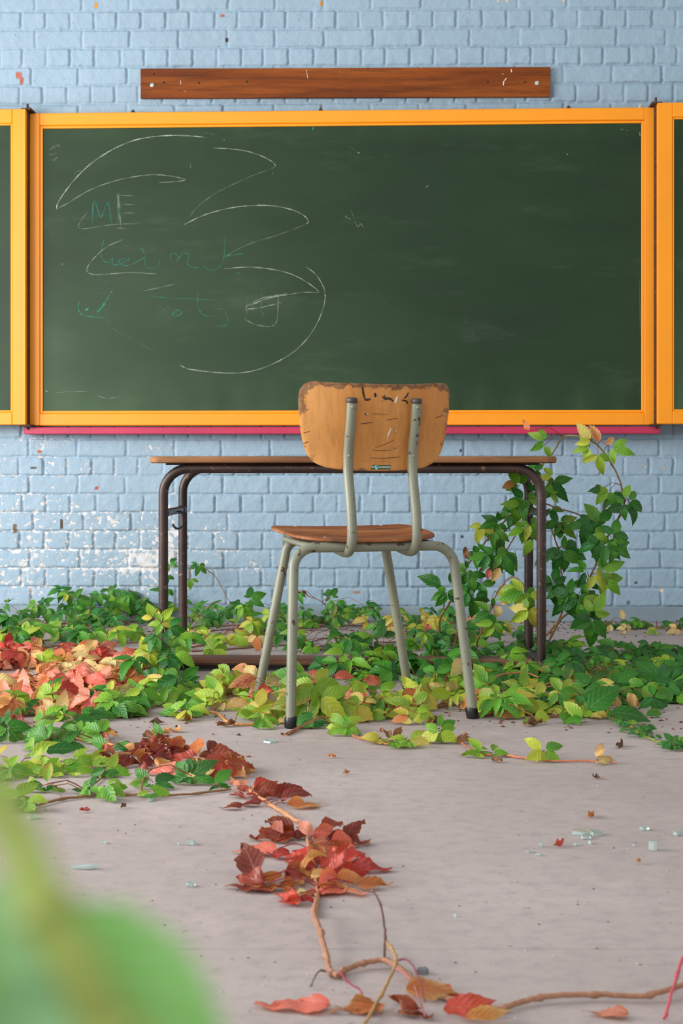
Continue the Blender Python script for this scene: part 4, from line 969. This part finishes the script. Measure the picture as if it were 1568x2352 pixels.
vine('yellow-green creeper tuft at the left edge, lower left', [(-40, 1800), (20, 1775), (70, 1760)], 12, 'LM', (.05, .07), (.0, .04), .05)
vine('pale blurred creeper tuft at the left edge behind the near leaf', [(-60, 1870), (-10, 1850), (30, 1845)], 8, 'M', (.04, .06), (.0, .04), .03)
vine('green creeper tuft on a long tan stem left of the wilted brown leaves', [(120, 1690), (200, 1705), (300, 1722), (360, 1735)], 12, 'GGMB', (.045, .06), (.0, .03), .03, scol=(212, 150, 88), r=(.0032, .0026),
     heroes=[(100, 1722, 3.2, .075, 'G', 10, .4, 1), (80, 1715, 3.25, .06, 'M', 200, .5, 3), (140, 1712, 3.25, .06, 'G', 0, .6, 3), (110, 1700, 3.3, .06, 'G', 150, .5, 3), (250, 1715, 3.2, .055, 'G', -150, .7, 3), (375, 1700, 3.25, .05, 'M', 120, .1, 1)])
vine('wilted russet creeper leaves curled along a tan stem, left of the tip', [(230, 1740), (300, 1735), (380, 1738), (420, 1742)], 5, 'BB', (.05, .07), (.0, .03), .03, .22, scol=(190, 130, 84), r=(.003, .003),
     flat=.55, heroes=[(262, 1735, 3.1, .06, 'B', 190, .4, 3, .2), (300, 1732, 3.1, .07, 'B', -60, .4, 3, .2), (340, 1728, 3.1, .075, 'B', -20, .5, 3, .15), (330, 1745, 3.05, .055, 'B', -90, .2, 1, .15), (352, 1740, 3.05, .06, 'O', -10, .4, 1, .15), (385, 1718, 3.15, .065, 'B', -30, .3, 3, .3), (375, 1725, 3.12, .06, 'B', -100, .2, 1, .3)])
vine('russet and coral creeper leaves beside the green front runner', [(430, 1748), (470, 1750), (510, 1775), (545, 1805)], 4, 'BOP', (.05, .07), (.0, .03), .03, .15, scol=(196, 140, 96), r=(.003, .003),
     flat=.55, heroes=[(455, 1735, 3.05, .075, 'B', 160, .4, 3, .15), (480, 1730, 3.05, .07, 'B', 30, .4, 3, .15), (500, 1760, 2.98, .075, 'O', 180, .5, 1, .05), (515, 1752, 2.98, .07, 'R', -60, .2, 3, .1), (400, 1768, 3.0, .065, 'P', 170, .8, 3, .1), (530, 1745, 3.0, .06, 'B', -60, .4, 1, .1), (470, 1752, 3.0, .07, 'B', -20, .5, 3, .1)])
vine('brick red creeper leaves where the bare stem crosses the floor', [(530, 1800), (560, 1812), (600, 1840), (650, 1872), (700, 1902)], 0, 'B', (.05, .07), (.0, .03), .03, .12, scol=(196, 140, 96), r=(.0042, .0034),
     flat=.55, heroes=[(560, 1858, 2.72, .055, 'B', 200, .5, 1, .05), (578, 1815, 2.83, .075, 'R', -20, .5, 3, .1), (600, 1820, 2.8, .07, 'B', -40, .4, 3, .1), (625, 1835, 2.76, .075, 'B', 40, .2, 1, .1), (655, 1855, 2.72, .085, 'O', 5, .9, 1, .1), (640, 1850, 2.74, .07, 'B', 60, .4, 1, .1), (548, 1805, 2.85, .035, 'P', 60, .4, 3, .1), (605, 1860, 2.74, .06, 'B', 170, .8, 1, .1), (575, 1805, 2.85, .05, 'C', 30, .5, 1, .2), (565, 1830, 2.8, .04, 'B', 170, .5, 3)])
vine('crimson wilted creeper clump in the middle of the bare floor', [(690, 1895), (705, 1930), (720, 2000), (728, 2060), (726, 2110)], 4, 'RBR', (.05, .065), (.0, .03), .03, .2, scol=(190, 136, 96), r=(.0036, .003),
     flat=.55, heroes=[(680, 1900, 2.5, .07, 'B', 215, .5, 3, .2), (655, 1915, 2.48, .075, 'B', 190, .6, 3, .2), (735, 1915, 2.48, .075, 'B', 5, .6, 3, .15), (790, 1925, 2.45, .06, 'B', 10, .6, 3, .2), (715, 1925, 2.42, .055, 'P', 60, .1, 3, .1), (755, 1938, 2.4, .065, 'P', -20, .5, 3, .15), (640, 1950, 2.4, .075, 'P', 180, .8, 1, .1), (670, 1955, 2.38, .07, 'R', -80, .3, 3, .15), (700, 1960, 2.36, .07, 'R', -40, .3, 3, .2), (650, 1985, 2.33, .05, 'P', 0, .8, 1, .1),
             (590, 2035, 2.22, .085, 'B', 100, 0, 1, .12), (612, 2060, 2.2, .08, 'B', 200, .3, 3, .1), (650, 2000, 2.25, .085, 'B', -60, .2, 3, .12), (640, 2045, 2.2, .065, 'O', -70, .3, 3, .3), (685, 2010, 2.25, .06, 'O', 10, .5, 3, .2), (730, 1990, 2.28, .055, 'R', 100, .1, 3, .1), (740, 1995, 2.27, .06, 'O', -80, .1, 1, .15), (785, 1990, 2.3, .075, 'R', 5, .7, 3, .15), (760, 2000, 2.28, .06, 'B', -70, .3, 3, .2),
             (712, 2045, 2.17, .062, 'C', -95, 0, 1, .06), (705, 2050, 2.16, .06, 'O', -110, 0, 1, .1), (730, 2035, 2.18, .08, 'P', -25, .6, 3, .1), (735, 2035, 2.18, .06, 'C', -20, .6, 1, .12), (790, 2050, 2.17, .06, 'P', -30, .5, 1, .15), (812, 2040, 2.2, .055, 'O', 30, .5, 1, .1), (765, 2020, 2.2, .06, 'O', -60, .3, 3, .15), (712, 2020, 2.2, .035, 'C', 70, .2, 1, .1)])
vine('bare tan twigs lying over the leaves in front of the right desk leg', [(1090, 1640, .03), (1140, 1600, .05), (1200, 1590, .05), (1235, 1592, .04)], 0, 'L', r=(.0026, .002), scol=(196, 122, 80), extra=[[(1190, 1632, .02), (1240, 1618, .04), (1340, 1598, .04)], [(1210, 1625, .03), (1265, 1606, .045), (1330, 1598, .04)]])
vine('brown bare stems crossing the floor behind the footrest', [(440, 1500), (560, 1492), (700, 1480), (760, 1468), (880, 1478), (1000, 1470)], 2, 'GM', r=(.0026, .002), scol=(120, 78, 56), extra=[[(480, 1452), (560, 1446), (680, 1450), (800, 1448)], [(690, 1500), (760, 1482), (830, 1478)], [(300, 1495), (380, 1485), (470, 1478)]])
vine('long brown bare stems along the front edge of the leaves by the chair', [(690, 1660), (760, 1652), (860, 1640), (960, 1640), (1040, 1610), (1100, 1602)], 2, 'LM', r=(.0042, .0032), scol=(160, 112, 82), extra=[[(790, 1628), (870, 1628), (960, 1626), (1080, 1622), (1180, 1632), (1300, 1628)], [(800, 1634), (860, 1652), (920, 1648)]])
vine('slender reddish stems among the salmon leaves at left', [(150, 1560), (220, 1590), (300, 1570), (360, 1540)], 2, 'OG', r=(.003, .002), scol=(150, 84, 60), extra=[[(140, 1600), (230, 1610), (330, 1575)], [(0, 1560), (90, 1572), (200, 1562)]])

# bare stem across the foreground
def fore():
    t = thing('bare_vine_stem', 'bare forked brown vine stem crossing the near floor to the right edge', 'vine stem', (0, 1.8, 0)); b = Vector((0, 1.8, 0))
    c = (172, 124, 96); rnd = random.Random(5)
    def fl(L): return wob(smooth([FL(x, y) + Vector((0, 0, z)) for x, y, z in L], 7), rnd, .0007)
    ps = [(fl([(726, 2105, .02), (722, 2140, .022), (738, 2185, .02), (748, 2215, .014), (757, 2240, .006), (775, 2252, .006)]), .0042, .0036, c),
          (fl([(775, 2252, .006), (800, 2235, .006), (840, 2226, .008), (882, 2225, .01), (920, 2245, .01), (965, 2278, .008), (1005, 2298, .006), (1070, 2312, .005), (1142, 2328, .005), (1200, 2312, .006), (1275, 2302, .008), (1380, 2300, .008), (1480, 2302, .008), (1568, 2286, .012), (1640, 2270, .02)]), .0036, .0032, c),
          (fl([(832, 2065, .012), (858, 2100, .03), (876, 2145, .035), (884, 2180, .02), (882, 2222, .01)]), .0012, .0018, (100, 70, 60)),
          (fl([(888, 2192, .015), (905, 2225, .02), (908, 2255, .02), (880, 2300, .012), (845, 2350, .006), (820, 2390, .005)]), .0024, .0018, (176, 140, 90)),
          (fl([(783, 2252, .006), (782, 2275, .02), (800, 2292, .018), (830, 2302, .012), (835, 2320, .006)]), .0013, .001, (170, 60, 80)),
          (fl([(748, 2242, .006), (730, 2252, .01), (712, 2275, .004)]), .0014, .0008, (110, 90, 80)),
          (fl([(915, 2228, .012), (935, 2262, .03), (960, 2300, .03), (975, 2330, .015)]), .0012, .001, (130, 60, 70)),
          (fl([(905, 2262, .02), (945, 2292, .02), (975, 2345, .005)]), .001, .0008, (190, 110, 120)),
          (fl([(1568, 2255, .03), (1545, 2310, .02), (1525, 2352, .006)]), .0022, .0018, (206, 90, 100))]
    stem_mesh(ps, t, b)
    rnd = random.Random(9)
    for (px, py, L, key, ang, tl, nl, cr, z, lb) in [(765, 2318, .085, 'P', 180, 3, 1, .12, .008, 'pink pointed fallen leaf left of the forked stem, bottom of the picture'), (860, 2318, .05, 'O', -170, 1.2, 1, .2, .012, 'curled orange-pink fallen leaf under the forked stem'), (925, 2300, .065, 'P', 30, .9, 1, .15, .016, 'salmon fallen leaf standing up behind the forked stem'), (890, 2325, .06, 'P', -150, 1.2, 1, .15, .010, 'folded coral fallen leaf nearest under the fork'), (985, 2290, .055, 'P', -10, 1.5, 1, .15, .012, 'pale pink fallen leaf touching the stem right of the fork'),
            (968, 2335, .045, 'B', -120, .6, 3, .3, .01, 'dark brown curled fallen leaf at the bottom edge, centre'), (1010, 2342, .065, 'R', 35, .6, 1, .1, .012, 'red-orange fallen leaf at the bottom edge right of the brown one'), (1060, 2350, .06, 'O', 10, .8, 1, .12, .006, 'orange-green fallen leaf cut by the bottom edge'), (1450, 2338, .055, 'P', 175, 2, 1, .1, .008, 'lone pink fallen leaf near the lower right corner')]:
        cpt = FL(px, py) + Vector((0, 0, z)); an = math.radians(ang); f = Fol(cpt)
        f.leaf(Vector((0, 0, 0)), Vector((math.cos(an), -.2, math.sin(an) * .6)), Vector((0, -1, tl)), L, key, rnd, nl=nl, crump=cr, droop=.3, zmin=.002 - z)
        o = f.build('fallen_leaf', M_leaf); o.location = cpt; tag(o, lb, 'leaf')
fore()

# climbing creeper at the right of the desk
D0 = 4.78
A = [K(780, 1330, 4.9), K(880, 1240, 4.85), K(930, 1150, D0), K(1010, 980, D0), K(1090, 790, D0), K(1190, 610, D0), K(1185, 500, D0), K(1140, 370, D0), K(1050, 235, D0), K(950, 162, D0), K(815, 155, 4.84), K(745, 255, 4.93), K(670, 340, 5.0), K(600, 480, 4.95), K(575, 600, 4.9)]
vine('creeper arching high beside the desk top, its tip above the desk', [(1250, 1500)] + A, 0, 'G', r=(.0036, .0022), scol=(136, 110, 60),
  heroes=[(*K(690,170,4.8), .06, 'M', 155, .2, 3), (*K(600,110,4.8), .045, 'C', 120, .1, 1, .1), (*K(690,200,4.8), .05, 'M', -70, .1, 1), (*K(985,165,4.72), .065, 'L', 130, .1, 3), (*K(1040,185,4.7), .065, 'O', 110, -.1, 1), (*K(975,215,4.72), .06, 'L', 185, .2, 3), (*K(1030,260,4.7), .07, 'L', -90, .1, 3), (*K(1075,200,4.7), .05, 'O', 50, .1, 1), (*K(1120,215,4.7), .07, 'M', -25, .2, 3, 0),
     (*K(1100,490,4.72), .065, 'M', 220, .3, 3), (*K(1110,520,4.72), .065, 'G', -60, .2, 3), (*K(1050,480,4.74), .045, 'G', 170, .5, 3), (*K(1195,540,4.7), .055, 'M', 85, .1, 1), (*K(1225,555,4.7), .07, 'G', -10, .3, 3), (*K(1235,580,4.7), .065, 'G', -80, .1, 3), (*K(1195,580,4.7), .055, 'G', 200, .2, 3),
     (*K(1130,770,4.7), .065, 'G', 60, .2, 3), (*K(1120,800,4.7), .07, 'M', -20, .3, 3), (*K(1080,830,4.7), .08, 'G', -95, .1, 5), (*K(1020,830,4.7), .07, 'G', 190, .4, 3), (*K(1140,840,4.7), .07, 'G', -30, .3, 3),
     (*K(1060,1000,4.7), .085, 'M', 25, .2, 3), (*K(1010,1020,4.7), .065, 'L', -40, .3, 3), (*K(1080,1050,4.7), .07, 'M', -50, .2, 3), (*K(950,1000,4.72), .06, 'G', 175, .6, 3), (*K(960,1060,4.72), .06, 'G', -100, .1, 3),
     (*K(950,1180,4.7), .09, 'G', 5, .4, 3), (*K(900,1170,4.7), .08, 'G', -100, .1), (*K(850,1150,4.7), .075, 'G', 150, .2, 3), (*K(990,1310,4.65), .09, 'G', -95, .1), (*K(980,1300,4.65), .08, 'G', 200, .3, 3), (*K(1000,1260,4.65), .075, 'M', 60, .2, 3), (*K(930,1200,4.68), .06, 'M', -40, .3, 3)])
vine('creeper stem rising behind the right desk legs', [(1215, 1500), K(790, 1300, 4.9), K(800, 1060, 4.88), K(780, 880, 4.88), K(740, 760, 4.88), K(700, 680, 4.9), K(640, 575, 4.92)], 0, 'G', r=(.003, .002), scol=(150, 96, 60),
  heroes=[(*K(815,865,4.8), .09, 'G', -20, .3), (*K(800,870,4.8), .085, 'G', -110, .1, 3), (*K(790,800,4.82), .06, 'G', 90, -.1, 1), (*K(740,885,4.82), .07, 'G', 185, .4, 1), (*K(785,680,4.82), .07, 'G', -100, .1), (*K(800,690,4.82), .065, 'M', -50, .2, 3), (*K(750,1080,4.8), .075, 'G', -90, 0), (*K(745,1070,4.8), .065, 'G', 80, .1, 3), (*K(780,1120,4.78), .07, 'G', -80, .1, 3), (*K(820,1160,4.78), .08, 'G', -70, .2), (*K(745,430,4.95), .075, 'G', -50, .2, 3), (*K(740,400,4.95), .065, 'M', 180, .3, 3), (*K(720,510,4.93), .06, 'M', 40, .2, 3), (*K(620,360,4.98), .055, 'G', 30, .3, 3), (*K(730,600,4.9), .05, 'G', -60, .2, 3)])
vine('long creeper branch slanting across the desk legs toward the chair', [(1010, 1470), K(30, 1310, 4.7), K(100, 1190, 4.7), K(210, 960, 4.72), K(320, 820, 4.74), K(480, 650, 4.78), K(640, 575, 4.86), K(780, 610, 4.86), K(940, 665, 4.84), K(1080, 790, 4.8)], 0, 'G', r=(.0032, .0022), scol=(150, 110, 60),
  heroes=[(*K(560,540,4.68), .08, 'G', 190, .4, 3), (*K(540,570,4.68), .075, 'M', -110, .1, 3), (*K(580,535,4.68), .06, 'M', -20, .3, 3), (*K(530,450,4.72), .065, 'M', 120, .1, 3), (*K(510,430,4.72), .05, 'O', 200, .3, 1), (*K(480,640,4.68), .055, 'G', 170, .4, 3), (*K(400,690,4.66), .065, 'G', 200, .2), (*K(380,740,4.66), .065, 'G', -100, .1, 3), (*K(300,710,4.66), .06, 'L', -110, .1, 3), (*K(335,700,4.66), .055, 'Y', -80, .1, 1), (*K(270,895,4.66), .055, 'G', 175, .5, 3), (*K(205,930,4.66), .05, 'D', 110, .1, 1, .1),
     (*K(200,990,4.64), .06, 'G', 200, .3), (*K(220,1010,4.64), .07, 'G', -80, .1, 3), (*K(290,1070,4.64), .06, 'G', -80, .1, 3), (*K(40,1090,4.62), .08, 'G', 150, 0, 1), (*K(70,1130,4.62), .065, 'G', -110, 0), (*K(90,1080,4.62), .04, 'G', 70, 0, 1), (*K(250,1160,4.62), .075, 'G', -95, 0), (*K(205,1130,4.62), .055, 'G', 180, .2, 3), (*K(990,690,4.74), .08, 'G', -110, .1), (*K(1040,690,4.74), .08, 'G', 120, .1, 3), (*K(940,700,4.74), .075, 'G', -100, .1, 3), (*K(1000,760,4.72), .07, 'M', -30, .3, 3), (*K(400,770,4.66), .09, 'G', -80, .1, 1)])
vine('short creeper branch hanging in front of the far right desk leg', [(1095, 1490), K(270, 1440, 4.55), K(340, 1250, 4.6), K(400, 1130, 4.6), K(485, 1045, 4.6), K(560, 1100, 4.58), K(600, 1200, 4.56), K(640, 1340, 4.54)], 0, 'G', r=(.0028, .002), scol=(140, 96, 54),
  heroes=[(*K(560,1130,4.52), .085, 'M', -110, .1), (*K(520,1110,4.55), .07, 'M', 175, .4, 3), (*K(590,1150,4.52), .07, 'L', -70, .1, 3), (*K(590,1240,4.5), .07, 'L', -130, .1), (*K(600,1250,4.5), .06, 'Y', -80, 0, 3), (*K(410,1210,4.52), .055, 'C', -115, 0, 1), (*K(400,1200,4.52), .04, 'C', 20, .3, 1, .1), (*K(350,1260,4.52), .07, 'G', 200, .3, 3), (*K(370,1320,4.5), .06, 'M', -110, .1, 3), (*K(360,1160,4.54), .035, 'G', -90, .1, 1)])
vine('creeper branch with a drooping leaf cluster between the chair and desk leg', [(1040, 1500), K(200, 1130, 4.68), K(300, 980, 4.68), K(370, 870, 4.7), K(400, 790, 4.7), K(510, 700, 4.76), K(500, 790, 4.76), K(445, 880, 4.72)], 0, 'G', r=(.0026, .0018), scol=(150, 84, 56),
  heroes=[(*K(380,890,4.6), .09, 'G', -90, .1), (*K(330,890,4.6), .065, 'G', 185, .4, 3), (*K(420,900,4.6), .07, 'G', -70, .1, 3), (*K(345,970,4.6), .045, 'P', -100, 0, 1), (*K(410,970,4.6), .05, 'C', -110, 0, 1), (*K(440,870,4.62), .09, 'G', -50, .3, 1), (*K(600,700,4.66), .06, 'M', -60, .1), (*K(560,720,4.66), .06, 'M', 210, .3, 3), (*K(610,790,4.66), .06, 'M', -105, 0, 1), (*K(620,500,4.7), .06, 'G', 60, .2, 3)])

# blurred shoot right in front of the camera, rooted on the floor below the frame
def near_shoot():
    d = .155
    base = Vector((-.075, .30, 0))
    t = thing('creeper_shoot', 'out-of-focus bright green creeper shoot in the near lower left corner', 'creeper', base)
    tip = P(-260, 1700, d)
    pts = smooth([Vector((-.075, .30, 0)), Vector((-.06, .24, .2)), Vector((-.045, .18, .42)), P(420, 2900, d * .95), P(240, 2352, d * .93), P(105, 2090, d * .93), P(-10, 1850, d * .96), tip], 8)
    stem_mesh([(pts, .0030, .0024, (156, 176, 84))], t, base)
    f = Fol(); rnd = random.Random(3); n = Vector((-.1, -1, .45))
    def lf(px, py, dd, ang, L, key, wid):
        a = math.radians(ang); dr = Vector((math.cos(a), -.05, math.sin(a)))
        PAL['N'] = [(150, 212, 132)]; EDGE['N'] = 'N'; PAL['Q'] = [(172, 224, 172)]; EDGE['Q'] = 'Q'
        f.leaflet(P(px, py, dd) - base, dr, n, L, key, rnd, wid=wid, droop=.25, fold=.12, ns=21)
    lf(110, 2090, d * 1.05, -47, .034, 'N', .60); lf(150, 2150, d * 1.02, -95, .036, 'Q', .6)
    lf(-90, 2030, d * 1.02, -62, .034, 'Q', .62); lf(-140, 1990, d, -100, .03, 'N', .6)
    f.build('foliage', M_leaf, t)
near_shoot()

# ------------------------------------------------------------------ litter
def dry_leaf(px, py, L, key, label, seed, crump=.35, group=None, ang=None):
    rnd = random.Random(seed); c = FL(px, py); f = Fol(); a = math.radians(rnd.uniform(0, 360) if ang is None else ang)
    dr = Vector((math.cos(a), math.sin(a), .05))
    f.leaflet(-dr * L / 2 + Vector((0, 0, .006)), dr, Vector((0, -.35, 1)), L, key, rnd, crump=crump, droop=.2, zmin=.0015)
    o = f.build('dry_leaf', M_leaf); o.location = c; tag(o, label, 'leaf', group); return o
for i, a in enumerate([
    (365, 1690, .055, 'O', 'orange-brown curled dry leaf left of the chair, upper of a small heap'), (395, 1682, .05, 'O', 'rust coloured dry leaf just behind the small heap left of the chair'), (350, 1698, .045, 'D', 'thin brown dry leaf nearest the wilted russet creeper'),
    (360, 1665, .04, 'D', 'crumpled grey-brown leaf below the bright creeper left of the chair'), (1422, 1718, .045, 'D', 'flat dull pink dry leaf alone on the floor at right'), (283, 1857, .018, 'D', 'tiny curled brown bud on the bare floor at lower left'),
    (195, 1867, .02, 'R', 'small red leaf scrap on the bare floor at lower left'), (573, 1766, .025, 'G', 'small green leaf scrap on the bare floor beside the russet leaves'), (1284, 1946, .026, 'R', 'small crimson leaf scrap among the glass crumbs'), (1357, 1877, .026, 'O', 'thin orange leaf scrap above the big glass shard'),
    (795, 1779, .018, 'O', 'small rusty curl of leaf on the floor below the chair'), (762, 1742, .018, 'O', 'upright orange leaf scrap on the floor below the chair'), (655, 1692, .022, 'D', 'narrow brown leaf scrap right behind the left chair foot'), (1467, 1985, .012, 'O', 'tiny orange crumb of leaf at the right'),
    (1225, 1668, .05, 'D', 'brown leaf lying under the creeper at the right chair leg'), (1003, 1662, .05, 'D', 'crumpled dusky leaf in front of the chair, right of centre'), (985, 1668, .04, 'D', 'flat brown leaf strip in front of the chair'), (1140, 1752, .03, 'D', 'small brown leaf under the lime runner'), (1370, 1790, .02, 'D', 'lone brown leaf fleck on the floor right of centre'),
    (430, 1658, .045, 'D', 'curled olive-brown leaf by the tan stem'), (520, 1670, .05, 'D', 'crumpled brown leaf behind the bend of the tan stem')]):
    dry_leaf(a[0], a[1], a[2], a[3], a[4], 900 + i)

def shard(px, py, L, W_, h, label, seed, group=None, cat='glass shard', ang=0, mat=None, name='glass_shard'):
    rnd = random.Random(seed); m = MB(); n = rnd.choice((4, 5, 6)); out = []
    for k in range(n):
        a = 2 * math.pi * (k + rnd.uniform(-.3, .3)) / n; out.append((math.cos(a) * L / 2 * rnd.uniform(.7, 1), math.sin(a) * W_ / 2 * rnd.uniform(.7, 1)))
    tl = rnd.uniform(-.15, .15)
    vs = [(x, y, .0006 + max(0, x * tl)) for x, y in out] + [(x * .93, y * .93, h + .0006 + max(0, x * tl)) for x, y in out]
    fs = [tuple(range(n - 1, -1, -1)), tuple(range(n, 2 * n))] + [(k, (k + 1) % n, n + (k + 1) % n, n + k) for k in range(n)]
    m.add(vs, fs, False); o = m.build(name, mat or M_glass); o.location = FL(px, py); o.rotation_euler = (0, 0, math.radians(ang)); tag(o, label, cat, group); return o
for i, a in enumerate([
    (1335, 1916, .045, .05, .006, 'largest clear glass shard, right half of the bare floor'), (1368, 1918, .03, .03, .006, 'clear glass shard touching the right side of the largest shard'), (1345, 1926, .02, .02, .005, 'small clear shard against the front of the largest shard'),
    (192, 1996, .055, .02, .005, 'long narrow glass shard at lower left'), (438, 1940, .02, .02, .007, 'thick glass piece left of the crimson clump'), (411, 1941, .006, .006, .004, 'glass crumb left of the thick glass piece'), (240, 1938, .011, .012, .004, 'small glass piece above the long narrow shard'),
    (438, 2036, .016, .015, .005, 'small bright glass piece near the blurred leaf'), (75, 1881, .022, .02, .006, 'glass piece below the front runner at the left edge'), (345, 1841, .012, .02, .004, 'small glass piece beside the green front runner stem'), (598, 1951, .014, .015, .005, 'glass piece under the left tip of the crimson clump'),
    (1480, 1907, .022, .02, .005, 'pale glass sliver near the right edge, farther one'), (1557, 1919, .022, .02, .006, 'glass piece cut by the right edge of the picture'), (1497, 1953, .015, .02, .014, 'upright glass piece near the right edge'), (1241, 1945, .008, .012, .008, 'upright glass bit left of the crimson scrap'), (1236, 1965, .014, .01, .003, 'flat glass sliver left of the crimson scrap'), (1213, 1958, .009, .012, .003, 'leftmost small glass bit by the crimson scrap'),
    (1454, 1944, .007, .007, .004, 'glass crumb between the large shard and the upright piece'), (620, 1705, .035, .04, .004, 'flat glass shard on the floor below the left chair foot'), (1323, 1942, .01, .01, .004, 'glass crumb in front of the largest shard'), (1354, 1938, .009, .012, .005, 'glass crumb right of the one in front of the largest shard'),
    (1044, 2105, .005, .005, .004, 'lone bright glass crumb on the near floor')]):
    shard(*a, seed=500 + i, group='broken glass on the floor')
shard(970, 2236, .020, .018, .006, 'small grey stone chip above the bare forked stem', 77, None, 'stone', 0, M_crumb, 'stone_chip')
# uncountable crumbs and leaf dust
def crumbs():
    rnd = random.Random(21); m = MB(); cols = []
    def bit(p, s, c):
        n0 = len(m.v); h = s * rnd.uniform(.3, .8); a = rnd.uniform(0, 3.14); ca, sa = math.cos(a), math.sin(a); sy = s * rnd.uniform(.3, 1)
        q = [(-s, 0), (0, -sy), (s, 0), (0, sy)]
        m.add([(p.x + x * ca - y * sa, p.y + x * sa + y * ca, .0006) for x, y in q] + [(p.x, p.y, h + .0006)], [(0, 1, 4), (1, 2, 4), (2, 3, 4), (3, 0, 4), (3, 2, 1, 0)], False); cols.extend([lin(c) + (1,)] * 5)
    cc = [(96, 66, 50), (70, 54, 46), (150, 92, 60), (206, 214, 212), (120, 60, 50), (80, 76, 74), (170, 120, 80)]
    for _ in range(300):
        py = rnd.uniform(1640, 2352); bit(FL(rnd.uniform(-60, 1620), py), rnd.uniform(.0007, .0024), rnd.choice(cc + cc[3:4]))
    for _ in range(900):
        x = rnd.uniform(-60, 1620); y = 1428 + abs(rnd.gauss(0, 16)); bit(FL(x, y), rnd.uniform(.003, .008), rnd.choice(cc[:3] + cc[4:5]))
    for _ in range(900):
        x = rnd.uniform(0, 1568); y = rnd.gauss(1600, 40)
        if y < 1450: continue
        bit(FL(x, y), rnd.uniform(.002, .008), rnd.choice(cc[:3] + cc[4:5]))
    o = m.build('debris_crumbs', M_litter, fix=False); o.data.color_attributes.new('Col', 'FLOAT_COLOR', 'POINT').data.foreach_set('color', np.array(cols, np.float32).ravel())
    tag(o, 'brown leaf dust, grit and glass crumbs strewn over the floor', 'debris', kind='stuff')
crumbs()
